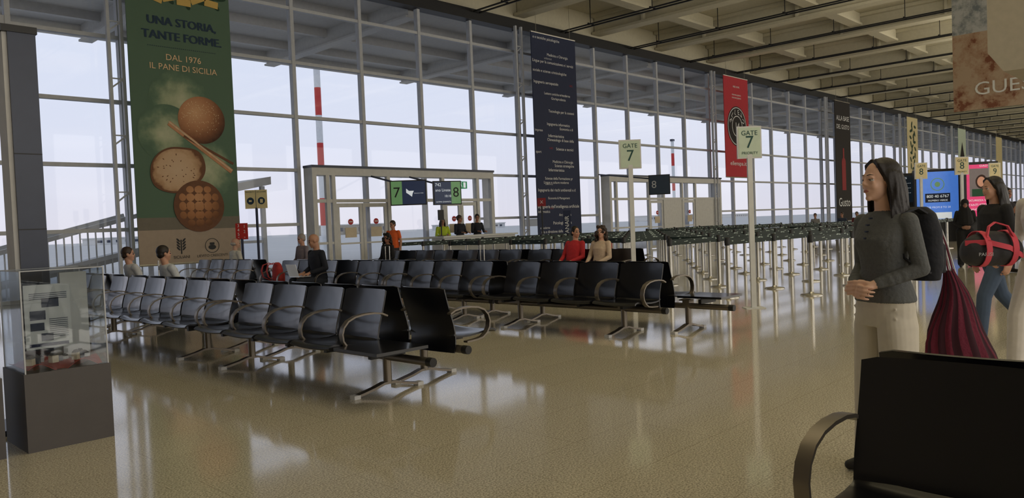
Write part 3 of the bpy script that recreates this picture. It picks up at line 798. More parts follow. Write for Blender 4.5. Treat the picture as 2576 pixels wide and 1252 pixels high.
b = MB(); ringshape(b, 1.78, 1.12, .17, .185, M['txk'], -.01); disc(b, 1.78, 1.08, .10, .06, M['txk'], -.011, 20); b.box(1.72, 1.84, -.012, -.008, 1.14, 1.2, M['txk'])
b.build('dough_emblem', r, smooth=False)
text(r, 'SICILIANI', (1.0, -.012, .87), M['txk'], h=.1); text(r, 'LIEVITO CRESCENTI', (1.78, -.012, .87), M['txk'], h=.09)
r = banner(21.15, M['navy'], 'tall navy banner covered with white lines of university course names')
L = [("e e tecniche psicologiche", 1388, 105), ("Medicina e Chirurgia", 1417, 143), ("Lingue per la comunicazione e i servizi", 1405, 162), ("sociale e scienze criminologiche", 1396, 185),
     ("Ingegneria aerospaziale", 1388, 213), ("Lettere antiche e moderne", 1417, 239), ("Giurisprudenza", 1420, 250), ("Tecnologie per la sosteni", 1428, 282), ("Ingegneria informatica", 1420, 314),
     ("Economia e di", 1441, 324), ("imprese", 1368, 331), ("Infermieristica", 1414, 343), ("Chinesiologo di base della", 1426, 353), ("Scienze e tecnici", 1437, 375), ("sport", 1364, 384),
     ("Medicina e Chirurgia", 1432, 407), ("Scienze strategiche", 1436, 417), ("Infermieristica", 1415, 428), ("Scienze della Formazione pr", 1422, 449), ("Lingue e culture moderne", 1415, 459),
     ("Ingegneria dei rischi ambientali e d", 1417, 478), ("Economia & Management", 1422, 498), ("Ingegneria dell'intelligenza artificiale", 1414, 519), ("informatica", 1378, 531), ("Architettura", 1438, 540),
     ("Psicologia clinica", 1431, 560), ("e moderne", 1386, 571), ("mia e direzione delle imprese", 1416, 581)]
for t, x, y in L:
    z = 1.35+(559-y)/66.1; left = 1350+.04*(y-100)
    u = (x-left)/112*2.5; w = len(t)*.06
    u = min(max(u, w/2+.03), 2.52-w/2)
    text(r, t, (u, -.006, z), M['txw'], h=.17, w=w)
for t, u, z in (("unikore.it", .9, 7.5), ("UKE", 2.2, 6.6), ("unikore.it", 1.7, 6.2), ("UKE", .9, 4.15), ("unikore.it", .7, 2.8), ("UKE", .8, 1.9)):
    text(r, t, (u, -.006, z), M['txr'] if t == 'UKE' else M['frame'], h=.11)
r = banner(35.4, M['redb'], 'tall red banner with a round black emblem', z0=3.3)
b = MB(); disc(b, 1.28, 5.9, 1.02, 1.02, M['blk'], -.008); ringshape(b, 1.28, 5.9, .93, .97, M['txw'], -.012); ringshape(b, 1.28, 5.9, .5, .54, M['txw'], -.012); b.build('round_emblem', r, smooth=False)
for i, ch in enumerate('ELLEVU'):
    a = math.radians(158-27*i)
    text(r, ch, (1.28+.72*math.cos(a), -.013, 5.9+.72*math.sin(a)), M['txw'], h=.36, tilt=math.pi/2-a)
text(r, '14', (1.28, -.013, 5.9), M['txw'], h=.5)
for z in (7.9, 7.5, 7.35): text(r, 'FREE HOME' if z > 7.6 else 'ristorante pizzeria', (1.28, -.012, z), M['txw'], h=.13)
text(r, 'ellenspa.it', (1.3, -.012, 4.0), M['txw'], h=.3, w=1.7)
r = banner(49.6, M['blk'], 'tall black banner with a dark red bottle picture')
text(r, 'ALLA BASE', (1.28, -.012, 7.3), M['txw'], h=.48, w=2.1); text(r, 'DEL GUSTO', (1.28, -.012, 6.75), M['txw'], h=.48, w=2.1); text(r, 'Gusto', (1.28, -.012, 1.9), M['txw'], h=.9, w=1.9)
b = MB(); b.box(.95, 1.6, -.01, -.006, 2.7, 4.5, M['txr']); disc(b, 1.28, 4.5, .325, .3, M['txr']); b.box(1.17, 1.38, -.01, -.006, 4.6, 5.4, M['txr']); b.build('printed_bottle', r, smooth=False)
r = banner(63.8, M['yel'], 'tall pale yellow banner with leafy branch print')
b = MB()
for i in range(26): disc(b, 1.28+.55*math.sin(i*1.9), 3.6+.17*i, .26, .11, leafm, -.008-.0004*i, 12, 0, i*1.3)
b.build('printed_branch', r, smooth=False)
r = banner(78.0, M['sign'], 'tall pale banner with dark triangular emblem')
b = MB(); b.add([(.4, -.01, 5.6), (2.1, -.01, 5.6), (1.25, -.01, 7.2)], [(0, 1, 2)], M['blk']); b.build('triangle_emblem', r, smooth=False)
text(r, 'ALDIA', (1.28, -.012, 5.0), M['txk'], h=.7, w=2.1)
banner(92.2, M['yel'], 'tall distant yellow banner'); banner(106.4, M['white'], 'tall distant white banner')

# ------------------------------------------------------------ benches
def prof(pts, v):
    n = len(pts)-1; f = v*n; i = min(int(f), n-1); q = f-i
    return (pts[i][0]*(1-q)+pts[i+1][0]*q, pts[i][1]*(1-q)+pts[i+1][1]*q)
SW = .595
bk = [(-.172, .835), (-.158, .77), (-.135, .69), (-.105, .60), (-.078, .52), (-.062, .45), (-.056, .38), (-.062, .31), (-.075, .27)]
b = MB()
def f(u, v):
    x, z = prof(bk, v); yy = (u-.5)*SW
    x += .034*(2*abs(u-.5))**2*(1-.4*v)
    if v < .06 and abs(u-.5) > .44: z -= .012
    return (x, yy, z)
b.grid(f, 12, 18, M['seat'], .014); BACK = b.build('backrest', ang=50); 
pn = [(-.05, .415), (-.02, .395), (.05, .387), (.14, .386), (.24, .394), (.33, .405), (.40, .412), (.435, .405), (.452, .388)]
b = MB()
def f2(u, v):
    x, z = prof(pn, v); return (x, (u-.5)*SW, z+.014*(2*abs(u-.5))**2)
b.grid(f2, 8, 16, M['seat'], .016); PAN = b.build('seat_pan', ang=50)
b = MB()
arm = [(-.115, .615), (-.06, .64), (.02, .652), (.12, .652), (.21, .640), (.28, .612), (.325, .565), (.342, .51), (.335, .455), (.30, .405), (.25, .372), (.18, .36), (.06, .355)]
b.strap([(x, 0, z) for x, z in arm], (0, .05, 0), .014, M['arm']); ARM = b.build('armrest', ang=60)
b = MB()
b.tube([(0, 0, .075), (0, 0, .30)], .036, M['arm'], 12); b.box(-.05, .06, -.045, .045, .30, .375, M['arm'])
ft = [(-.33, .016), (-.26, .028), (-.15, .05), (-.05, .078), (.05, .078), (.15, .05), (.26, .028), (.33, .016)]
b.strap([(x, 0, z) for x, z in ft], (0, .062, 0), .02, M['arm'])
for x in (-.325, .325): b.box(x-.03, x+.03, -.033, .033, .0, .03, M['cap'])
LEG = b.build('leg', ang=40)
for o in (BACK, PAN, ARM, LEG): COL.objects.unlink(o)
def part(o, par, loc, rz=0):
    n = o.copy(); COL.objects.link(n); n.parent = par; n.location = loc; n.rotation_euler = (0, 0, rz); return n
PT = .635
def bench(s_beam, t0, facing, items, label='row of dark navy shell seats with metal armrests on a beam', legs=None, seatoff=None):
    r = thing('beam_seating', (s_beam, t0, 0), label, 'airport bench', 0 if facing > 0 else math.pi, 'rows of waiting seats')
    sg = 1 if facing > 0 else -1
    n = len(items); Lg = n*PT
    for i, c in enumerate(items):
        y = (i+.5)*PT*sg
        if c == 's':
            part(BACK, r, (0, y, 0)); part(PAN, r, (0, y, 0))
        else:
            b = MB(); b.box(-.06, .44, y-.29, y+.29, .395, .42, M['seat']); b.build('side_table', r, smooth=False)
    for i in range(n+1):
        l = items[i-1] if i > 0 else None; q = items[i] if i < n else None
        if l == 's' or q == 's': part(ARM, r, (0, i*PT*sg, 0))
    b = MB(); b.tube([(.0, -.04*sg, .30), (.0, (Lg+.04)*sg, .30)], .034, M['arm'], 14)
    for i in range(n): b.box(-.04, .30, (i+.5)*PT*sg-.02, (i+.5)*PT*sg+.02, .33, .385, M['black'])
    b.build('beam', r)
    for y in (-.07*sg, (Lg+.07)*sg):
        b = MB(); b.tube([(0, y-.03, .30), (0, y+.03, .30)], .037, M['black'], 14); b.build('beam_end_cap', r)
    for y in (legs or (.5, Lg-.35)): part(LEG, r, (0, y*sg, 0))
    return r
bench(3.84, 4.70, -1, 'tssss', 'dark navy shell seats with a small end table, bronze armrests')
bench(3.84, 8.05, -1, 'ssssss'); bench(3.84, 12.1, -1, 'sss')
bench(4.40, 4.90, 1, 'sssss', 'dark navy shell seats facing away, lit by window'); bench(4.40, 8.15, 1, 'ssssss'); bench(4.40, 12.2, 1, 'sss')
bench(7.45, 4.88, -1, 'ssss'); bench(7.45, 7.68, -1, 'sss'); bench(7.45, 9.66, -1, 'ssssss')
bench(8.01, 4.35, 1, 'tssss', 'back-to-back shell seats with a glossy end table'); bench(8.01, 7.68, 1, 'sss'); bench(8.01, 9.66, 1, 'ssssss')
bench(7.45, 14.6, -1, 'ssss'); bench(8.01, 14.6, 1, 'ssss')
bench(11.05, 7.8, -1, 'ssss'); bench(11.05, 10.5, -1, 'sss'); bench(11.05, 12.55, -1, 'ssss')
bench(11.61, 7.8, 1, 'ssss'); bench(11.61, 10.5, 1, 'sss'); bench(11.61, 12.55, 1, 'ssss')
bench(38.0, 12.4, -1, 'ssssss')
bench(2.66, -1.52, -1, 'ssss', 'dark shell seats with bronze armrests, backs to a second row'); bench(3.12, -1.52, 1, 'ssss', 'dark shell seats backing onto another row')
bench(.9, 9.0, 1, 'ssss')

# ------------------------------------------------------------ stanchions
def stanchion(x, y, ln=None, first=[None]):
    if first[0] is None:
        r = thing('queue_post', (x, y, 0), 'polished steel queue post with dark green retractable belt', 'queue barrier', 0, 'queue barrier posts')
        b = MB(); b.lathe([(.175, 0), (.175, .012), (.16, .022), (.05, .035), (.035, .06)], (0, 0, 0), M['steel'], 24); b.build('base', r)
        b = MB(); b.tube([(0, 0, .03), (0, 0, .86)], .036, M['steel'], 14); b.build('pole', r)
        b = MB(); b.lathe([(.040, .86), (.044, .865), (.044, .975), (.035, .99), (.01, .995)], (0, 0, 0), M['black'], 14); b.box(-.05, .05, -.015, .015, .87, .96, M['black']); b.build('belt_head', r)
        first[0] = r
    else:
        r = dup(first[0], (x, y, 0))
    return r
BC = {}
def belt(r, dx, dy):
    key = (round(dx, 2), round(dy, 2))
    if key not in BC:
        b = MB(); L = math.hypot(dx, dy); b.box(.045, L-.045, -.003, .003, .868, .968, M['belt']); o = b.build('belt', r, smooth=False)
        o.rotation_euler = (0, 0, math.atan2(dy, dx)); BC[key] = o.data
    else:
        o = bpy.data.objects.new('belt', BC[key]); COL.objects.link(o); o.parent = r; o.rotation_euler = (0, 0, math.atan2(dy, dx))
posts = []
for j, y in enumerate((6.25, 7.35, 8.45, 9.55, 10.65, 11.75, 12.85, 13.95, 15.05, 16.15, 17.15)):
    x0 = 13.3
    for i in range(6):
        if j in (0, 1) and i == 0: posts.append((11.5+.1, y, 1.7, 0))
        posts.append((x0+1.6*i, y, 1.6 if i < 5 else 0, 1.1 if (i == 5 and j % 2 == 0 and j < 9) or (i == 0 and j % 2 == 1 and j < 9) else 0))
for i in range(4): posts.append((12.4+1.8*i, 5.2, 1.8 if i < 3 else 0, 0))
for j, y in enumerate((7.2, 8.5, 9.8, 11.1, 12.4, 13.7, 15.0, 16.3)):
    for i in range(4): posts.append((24.2+1.9*i, y, 1.9 if i < 3 else 0, 0))
for i in range(5): posts.append((21.5+1.9*i, 3.2, 1.9 if i < 4 else 0, 0))
roots = []
for p in posts:
    roots.append(stanchion(p[0], p[1]))
for r, p in zip(roots, posts):
    if p[2]: belt(r, p[2], 0)
    if p[3]: belt(r, 0, p[3])

# ------------------------------------------------------------ gate signs
CAMPHI = math.radians(-46)
def gate(x, y, num, pri, H=2.62, col=None):
    r = thing('gate_sign', (x, y, 0), 'white post with pale green panel reading gate %s%s' % (num, ' priority' if pri else ''), 'gate sign', CAMPHI)
    b = MB(); b.box(-.035, .035, -.025, .025, .012, H-.4, M['wpaint']); b.build('post', r, smooth=False)
    b = MB(); b.box(-.14, .14, -.11, .11, 0, .012, M['wpaint']); b.build('foot_plate', r, smooth=False)
    b = MB(); b.box(-.175, .175, -.02, .02, H-.46, H, M['wpaint']); b.box(-.155, .155, -.024, -.02, H-.44, H-.02, col or M['sign']); b.build('sign_panel', r, smooth=False)
    text(r, 'GATE', (0, -.028, H-.10), M['txg'], h=.11, w=.23); text(r, num, (0, -.028, H-(.235 if pri else .26)), M['txg'], h=.25)
    if pri: text(r, 'PRIORITY', (0, -.028, H-.385), M['txg'], h=.06, w=.23)
gate(10.4, 5.21, '7', True); gate(10.2, 7.14, '7', False); gate(22.3, 5.37, '8', True, col=M['yel']); gate(23.6, 6.7, '8', False, col=M['yel']); gate(26.9, 5.6, '9', False, col=M['yel'])

# ------------------------------------------------------------ counter and monitors
r = thing('gate_counter', (15.6, 17.95, 0), 'white gate counter with pale top near the doors', 'counter')
b = MB(); b.box(0, 3.2, 0, .55, .02, 1.02, M['white']); b.box(.1, 3.1, -.01, 0, .12, .9, M['frame']); b.build('body', r, smooth=False)
b = MB(); b.box(-.06, 3.26, -.08, .6, 1.02, 1.07, M['wpaint']); b.build('worktop', r, smooth=False)
scr = mat('screen_navy', (30, 46, 80), .3, emit=.3); scg = mat('screen_green', (104, 150, 100), .3, emit=.35); scw = mat('screen_white', (220, 228, 235), .3, emit=.5)
dim = mat('screen_dim', (40, 52, 66), .3, emit=.15)
def monitor(x, y, z, w, h, phi, lab, kind, back=1.75):
    r = thing('flight_monitor', (x, y, z), lab, 'display screen', phi)
    b = MB(); b.box(-w/2-.03, w/2+.03, 0, .08, -h/2-.03, h/2+.03, M['black']); b.build('screen_housing', r, smooth=False)
    b = MB(); d = V((0, 1, 0)); d.rotate(Euler((0, 0, -phi)))
    b.bar((0, .06, .2), V((0, .06, .6))+d*back, .05, .05, M['dgrey']); b.build('wall_bracket', r, smooth=False)
    b = MB()
    if kind == '7':
        b.box(-w/2, -w/2+.32*w, -.006, 0, -h/2, h/2, scg); b.box(-w/2+.32*w, w/2, -.006, 0, -h/2, h/2, scr)
        b.add([(-.06, -.01, .12), (.02, -.01, .05), (.16, -.01, .05), (.12, -.01, -.03), (.10, -.01, -.12), (0, -.01, -.04), (-.06, -.01, -.0)], [(0, 6, 5, 4, 3, 2, 1)], scw)
    elif kind == '8':
        b.box(w/2-.36*w, w/2, -.006, 0, -h/2, h/2, scg); b.box(-w/2, w/2-.36*w, -.006, 0, -h/2, h/2, scr)
    else: b.box(-w/2, w/2, -.006, 0, -h/2, h/2, dim)
    b.build('screen', r, smooth=False)
    if kind == '7': text(r, '7', (-w/2+.16*w, -.012, 0), M['txk'], h=.42); text(r, 'Benvenuti in Sicilia', (.3, -.012, -.02), scw, h=.06, w=.26)
    if kind == '8':
        text(r, '8', (w/2-.18*w, -.012, 0), M['txk'], h=.42); text(r, '742', (-w/2+.12, -.012, .24), scw, h=.13); text(r, 'ano Linate', (-w/2+.27, -.012, .08), scw, h=.13, w=.48)
        text(r, '10:10', (-w/2+.42, -.012, -.1), scw, h=.1); text(r, 'ULTIMA CHIAMATA', (-w/2+.28, -.012, -.27), scw, h=.08, w=.48)
    if kind == '9': text(r, '8', (-.2, -.012, 0), M['frame'], h=.4)
monitor(13.95, 17.5, 2.38, .98, .66, math.radians(-40), 'hanging flight monitor with green panel showing number 7', '7')
monitor(15.45, 17.5, 2.38, .84, .66, math.radians(-20), 'hanging flight monitor with green panel showing number 8', '8')
monitor(25.3, 16.4, 2.65, .75, .7, math.radians(-60), 'dim flight monitor mounted beside the queue belts', '9', 2.9)
r = thing('counter_scanner', (15.75, 18.2, 1.07), 'slim black scanner stand on the gate counter', 'scanner')
b = MB(); b.box(-.1, .1, -.08, .08, 0, .015, M['black']); b.tube([(0, 0, .01), (0, 0, .62)], .018, M['black']); b.build('stand', r)
b = MB(); b.box(-.1, .1, -.03, .03, .5, .82, M['black']); b.build('scanner_head', r, smooth=False)

def postsign(x, y, H, w, h, lab, mt, txts, pole, phi):
    r = thing('information_sign', (x, y, 0), lab, 'sign', phi)
    b = MB(); b.tube([(0, 0, .015), (0, 0, H-h+.02)], .03, pole, 10); b.build('post', r)
    b = MB(); b.lathe([(.2, 0), (.2, .015), (.05, .03)], (0, 0, 0), pole, 20); b.build('base', r)
    b = MB(); b.box(-w/2, w/2, -.015, .015, H-h, H, mt); b.build('sign_panel', r, smooth=False)
    for t, u, v, s, m in txts: text(r, t, (u, -.02, H-h+v), m, h=s)
    return r
blu = mat('dark_blue_post', (36, 44, 74), .5)
r = postsign(9.0, 17.05, 2.41, .52, .44, 'blue post with two yellow priority notices', M['yel'], [('PRIORITY', -.13, .39, .05, M['txb']), ('ON CHAIRS', .13, .39, .042, M['txb'])], blu, CAMPHI)
b = MB(); disc(b, -.13, 2.15, .085, .085, M['txb'], -.018); disc(b, .13, 2.15, .085, .085, M['txb'], -.018); b.box(-.004, .004, -.02, -.015, 1.98, 2.40, M['txb'])
b.box(-.165, -.1, -.022, -.018, 2.13, 2.17, M['yel']); b.box(.1, .165, -.022, -.018, 2.1, 2.19, M['yel']); b.build('pictogram', r, smooth=False)
r = postsign(8.60, 17.05, 1.63, .28, .38, 'red directional sign with gate numbers and arrows', M['red'], [('<', -.07, .045, .07, M['txw']), ('>', .07, .045, .07, M['txw'])], blu, CAMPHI)
for ch, u, v in (('3', -.07, .32), ('4', -.07, .22), ('5', -.07, .12), ('1', .07, .30), ('2', .07, .18)): text(r, ch, (u, -.02, 1.25+v), M['txw'], h=.10)
r = postsign(20.6, 18.3, 2.25, .3, .3, 'thin black post with small dark red notice', M['txr'], [('X', 0, .15, .16, M['txw'])], M['black'], CAMPHI)
r = postsign(20.3, 16.9, 1.75, .26, 1.65, 'tall narrow navy airline totem with vertical lettering', M['navy'], [], M['black'], CAMPHI)
o = text(r, 'RYANAIR', (0, -.022, 1.15), M['txw'], h=.2, tilt=math.pi/2)
for x in (26.0, 36.0):
    r = thing('fire_extinguisher', (x, 19.35, 0), 'red fire extinguisher standing by the doors', 'fire extinguisher')
    b = MB(); b.lathe([(.075, 0), (.08, .02), (.08, .42), (.05, .5), (.02, .53)], (0, 0, 0), M['red'], 16); b.build('cylinder', r)
    b = MB(); b.box(-.06, .03, -.015, .015, .53, .58, M['black']); b.tube([(-.05, 0, .55), (-.1, 0, .45), (-.1, 0, .2)], .012, M['black'], 6); b.build('valve_hose', r)
r = thing('exit_sign', (17.7, 19.28, 2.75), 'green emergency exit pictogram above the doors', 'exit sign')
b = MB(); b.box(-.22, .22, 0, .15, -.12, .12, mat('exit_green', (20, 130, 80), .4, emit=.4)); b.build('sign_panel', r, smooth=False)
b = MB(); b.box(.05, .15, -.005, 0, -.09, .09, scw); b.bar((-.12, -.003, -.08), (-.05, -.003, .02), .004, .02, scw); b.bar((-.02, -.003, -.08), (-.05, -.003, .02), .004, .02, scw); disc(b, -.04, .07, .02, .02, scw, -.004, 12); b.build('pictogram', r, smooth=False)

def adscreen(x, y, w, h, z0, lab, col, texts, emit=.8, extra=None):
    r = thing('advert_screen', (x, y, 0), lab, 'advertising screen', math.radians(-58))
    b = MB(); b.box(-w/2-.08, w/2+.08, 0, .2, 0, z0+h+.1, M['black']); b.build('housing', r, smooth=False)
    b = MB(); b.box(-w/2, w/2, -.01, 0, z0, z0+h, mat('advert_display', col, .3, emit=emit))
    if extra: extra(b)
    b.build('display', r, smooth=False)
    for t, u, v, s, ww in texts: text(r, t, (u, -.03, v), scw, h=s, w=ww)
def ex1(b): ringshape(b, 0, 2.25, .22, .25, scg, -.014); disc(b, 0, 2.25, .1, .1, scg, -.015); b.box(-.45, .45, -.014, -.01, 1.55, 1.9, M['navy']); b.box(-.5, .5, -.014, -.01, .9, 1.15, scw)
adscreen(33.4, 8.9, 1.5, 1.9, .85, 'bright blue advertising screen with phone number', (70, 118, 205), [('800 40 6767', 0, 1.78, .17, .8), ('NUMERO VERDE', 0, 1.62, .1, .7), ('FREE FROM 8 TO 20', 0, 1.35, .11, .9)], .65, ex1)
skn = mat('printed_face', (205, 150, 125), .6, emit=.3); 
def ex2(b):
    b.box(-.4, .4, -.012, -.01, 1.7, 2.75, mat('screen_backdrop', (120, 110, 110), .5, emit=.3)); disc(b, 0, 2.25, .2, .26, mat('printed_hair', (60, 30, 24), .6), -.014, 24, .03); disc(b, 0, 2.25, .14, .19, skn, -.016); b.box(-.32, .32, -.016, -.012, 1.7, 1.98, mat('printed_dress', (30, 90, 60), .6))
adscreen(33.2, 7.35, 1.0, 1.95, .95, 'pink advertising screen with a portrait and headline', (205, 45, 105), [('SICUREZZA SUL LAV', 0, 1.55, .12, .9), ('TANTI ISPETTORI', 0, 1.38, .12, .9), ('MANCANO IN SICI', 0, 1.21, .12, .9), ('CIAO1', .1, 2.84, .1, .3)], .6, ex2)
adscreen(34.0, 10.6, 1.4, 1.1, 1.6, 'dark departures board with rows of flights', (24, 34, 44), [('DEPARTURES', 0, 2.6, .11, .8), ('----------------', 0, 2.4, .1, 1.1), ('----------------', 0, 2.2, .1, 1.1), ('----------------', 0, 2.0, .1, 1.1)], .3)

r = thing('picture_banner', (20.2, 5.0, 0), 'large hanging fashion picture banner with white lettering', 'banner', math.radians(-90))
def picmat(name, c1, c2, c3, sc):
    m = mat(name, c1, .7); nt = m.node_tree; b = nt.nodes['Principled BSDF']
    tc = nt.nodes.new('ShaderNodeTexCoord'); n = nt.nodes.new('ShaderNodeTexNoise'); n.inputs['Scale'].default_value = sc; n.inputs['Detail'].default_value = 8; n.inputs['Roughness'].default_value = .7
    nt.links.new(tc.outputs['Object'], n.inputs['Vector']); cr = nt.nodes.new('ShaderNodeValToRGB'); nt.links.new(n.outputs['Fac'], cr.inputs[0])
    cr.color_ramp.elements[0].position = .40; cr.color_ramp.elements[0].color = lin(c1); cr.color_ramp.elements[1].position = .56; cr.color_ramp.elements[1].color = lin(c3)
    e = cr.color_ramp.elements.new(.45); e.color = lin(c2); nt.links.new(cr.outputs[0], b.inputs['Base Color']); return m
rust = picmat('rusty_picture_print', (130, 80, 58), (172, 138, 114), (190, 168, 146), 2.0); sea = picmat('sea_picture_print', (120, 130, 138), (150, 156, 162), (190, 194, 198), 3.5)
b = MB(); b.box(0, 3.4, 0, .04, 3.55, 5.3, rust); b.box(0, 3.4, 0, .04, 5.3, 7.4, sea); b.build('banner_cloth', r, smooth=False)
for x in (.2, 3.2):
    b = MB(); b.tube([(x, .02, 7.35), (x, .02, 9.99)], .012, M['steel'], 6); b.build('hanging_rod', r)
text(r, 'GUESS', (.42, -.012, 4.0), M['txw'], h=.42, w=1.3, align='LEFT')
duct = mat('pale_grey_duct', (176, 168, 152), .7)
r = thing('duct_box', (17.2, 3.32, 0), 'pale grey ceiling duct box hanging from above', 'duct box')
b = MB(); b.hexa([(-1, -1.6, 3.72), (-1, -1.6, 6.6), (-1, -.12, 3.74), (-1, -.12, 6.6), (1, -1.6, 3.72), (1, -1.6, 6.6), (1, -.12, 3.74), (1, -.12, 6.6)], duct)
b.hexa([(-1, -.12, 3.74), (-1, -.12, 6.6), (-1, .12, 4.1), (-1, .12, 6.6), (1, -.12, 3.74), (1, -.12, 6.6), (1, .12, 4.1), (1, .12, 6.6)], duct); b.build('duct_body', r, smooth=False)
b = MB(); b.box(.25, .75, -1.2, -.4, 6.6, 9.99, duct); b.build('duct_riser', r, smooth=False)

# ------------------------------------------------------------ display case + column
r = thing('display_case', (1.34, 5.68, 0), 'grey plinth with clear acrylic case holding models', 'display case')
b = MB(); b.box(0, .52, 0, .52, 0, .51, M['plinth']); b.build('plinth', r, smooth=False)
b = MB()
for a in ((.01, .51, .01, .015), (.01, .51, .505, .51)): b.box(a[0], a[1], a[2], a[3], .51, 1.17, M['clear'])
b.box(.01, .015, .015, .505, .51, 1.17, M['clear']); b.box(.505, .51, .015, .505, .51, 1.17, M['clear']); b.box(.01, .51, .01, .51, 1.17, 1.176, M['clear'])
b.build('acrylic_cover', r, smooth=False)
b = MB()
for x, y in ((.012, .012), (.508, .012), (.012, .508), (.508, .508)): b.box(x-.004, x+.004, y-.004, y+.004, .51, 1.176, M['frame'])
for z in (1.173,):
    b.box(.01, .51, .008, .014, z-.003, z+.003, M['frame']); b.box(.01, .51, .506, .512, z-.003, z+.003, M['frame']); b.box(.008, .014, .01, .51, z-.003, z+.003, M['frame']); b.box(.506, .512, .01, .51, z-.003, z+.003, M['frame'])
b.build('cover_edge', r, smooth=False)
b = MB()
b.grid(lambda u, v: (.03+.46*u, .03+.46*v, .53+.03*math.sin(u*11)*math.cos(v*9)), 20, 20, mat('red_cloth', (160, 40, 36), .9, bump=.4, bscale=30), .004)
b.build('cloth_lining', r)
dup(r, (.70, 5.68, 0))
r2 = thing('poster_card', (1.37, 5.71, .66), 'white printed information card inside the case', 'poster')
b = MB(); b.box(0, .27, 0, .004, 0, .42, M['wpaint']); b.build('card', r2, smooth=False)
b = MB()
for (x0, x1, z0, z1) in ((.10, .20, .27, .33), (.03, .12, .19, .25), (.03, .11, .12, .17), (.09, .16, .05, .10)): b.box(x0, x1, -.003, -.001, z0, z1, M['dgrey'])
b.box(.02, .25, -.003, -.001, .015, .035, M['navy'])
for i in range(14): b.box(.14 if i > 3 else .03, .25, -.003, -.001, .24-.013*i if i > 3 else .36-.012*i, .244-.013*i if i > 3 else .364-.012*i, M['dgrey'])
b.build('printed_picture', r2, smooth=False)
r2 = thing('white_board_panel', (1.66, 5.98, .56), 'white display panel standing inside the case', 'panel')
b = MB(); b.box(0, .17, 0, .03, 0, .58, M['wpaint']); b.box(.01, .16, -.02, .05, -.012, .0, M['wpaint']); b.build('panel_board', r2, smooth=False)
random.seed(5)
for i in range(9):
    x = 1.40+.045*i; y = 5.76+.05*(i % 3)
    b = MB(); w = random.uniform(.03, .05); hh = random.uniform(.02, .05)
    b.box(-w/2, w/2, -w/2, w/2, 0, hh, [M['cream'], M['dgrey'], M['wpaint']][i % 3]); b.add([(-w/2, -w/2, hh), (w/2, -w/2, hh), (w/2, w/2, hh), (-w/2, w/2, hh), (0, -w/2, hh+.02), (0, w/2, hh+.02)], [(0, 1, 4), (2, 3, 5), (1, 2, 5, 4), (3, 0, 4, 5)], M['plinth'])
    b.build('miniature_house', loc=(x, y, .555), rotz=random.uniform(0, 3), smooth=False, label='tiny model house on red cloth', cat='model', group='miniature models in the case')
r = thing('metal_totem', (1.45, 6.45, 0), 'tall dark grey metal totem column behind the display case', 'column')
b = MB(); b.box(.06, .09, 0, .2, 0, 2.88, M['truss']); b.box(.09, .27, -.02, .22, 0, 2.88, M['dgrey']); b.box(.05, .28, -.03, .23, 2.88, 2.93, M['black'])
for z in (.9, 1.45, 2.0): b.box(.09, .27, -.022, -.02, z, z+.008, M['black'])
b.build('totem_body', r, smooth=False)
b = MB(); b.box(-.1, .4, -.12, .32, 0, .04, M['dgrey']); b.build('base_plate', r, smooth=False)

# ------------------------------------------------------------ carried things
def backpack(loc, rz, col, lab, sc_=1.0, z=1.0):
    ms = [mat('pack_fabric', col, .8, bump=.3, bscale=25)]
    pr = [P_loft([(V((0, 0, -.2)), V((0, .13, 0)), V((.07, 0, 0))), (V((0, 0, -.1)), V((0, .15, 0)), V((.09, 0, 0))), (V((0, 0, .1)), V((0, .145, 0)), V((.085, 0, 0))), (V((0, 0, .2)), V((0, .11, 0)), V((.06, 0, 0))), (V((0, 0, .24)), V((0, .06, 0)), V((.03, 0, 0)))], 0),
          P_loft([(V((.08, 0, -.16)), V((0, .11, 0)), V((.05, 0, 0))), (V((.085, 0, 0)), V((0, .11, 0)), V((.05, 0, 0))), (V((.07, 0, .05)), V((0, .08, 0)), V((.02, 0, 0)))], 0)]
    pr = xf(pr, Matrix.Scale(sc_, 4))
    me = blob('backpack', pr, ms, .008, 2)
    r = thing('backpack', (loc[0], loc[1], z), lab, 'backpack', rz)
    reg(bpy.data.objects.new('pack_body', me), r)
    for sg in (-1, 1):
        b = MB(); b.strap([(-.05, sg*.08, .2*sc_), (-.12, sg*.085, .235*sc_), (-.24, sg*.09, .2*sc_), (-.275, sg*.095, .08*sc_), (-.24, sg*.10, -.05*sc_), (-.06, sg*.10, -.15*sc_)], (0, .045, 0), .01, ms[0])
        b.build('shoulder_strap', r)
    return r
backpack((4.335, 1.25), math.radians(-24), (30, 32, 40), 'black backpack worn on the back of the standing person', .86, 1.15)
backpack((7.3, 13.15), 0, (180, 56, 56), 'red backpack resting on a seat', .9, .60)
wine = mat('burgundy_woven', (108, 32, 54), .9, bump=.3); wine2 = mat('dark_woven_stripe', (58, 20, 34), .9)
r = thing('drawstring_bag', (4.47, 1.14, 0), 'burgundy pleated woven sack hanging from strings', 'bag', math.radians(-46))
b = MB(); seg = 96; vs = []
rings = [(1.02, .026, .026), (.99, .034, .032), (.95, .046, .042), (.90, .064, .052), (.84, .086, .062), (.78, .110, .072), (.71, .136, .082), (.64, .158, .090), (.58, .172, .094), (.53, .176, .090), (.50, .160, .074), (.48, .120, .05), (.47, .05, .03)]
for ri, (z, a, c) in enumerate(rings):
    for k_ in range(seg):
        t = 2*math.pi*k_/seg
        q = 1+.055*math.sin(t*17+ri*.15)*(1-ri/16)+.05*math.sin(t*3+z*9)+.03*math.sin(t*5-z*14)
        vs.append((a*q*math.cos(t)+(1.0-z)*.12+.01*math.sin(z*16), c*q*math.sin(t), z+.008*math.sin(t*4+ri)))
fA = []; fB = []
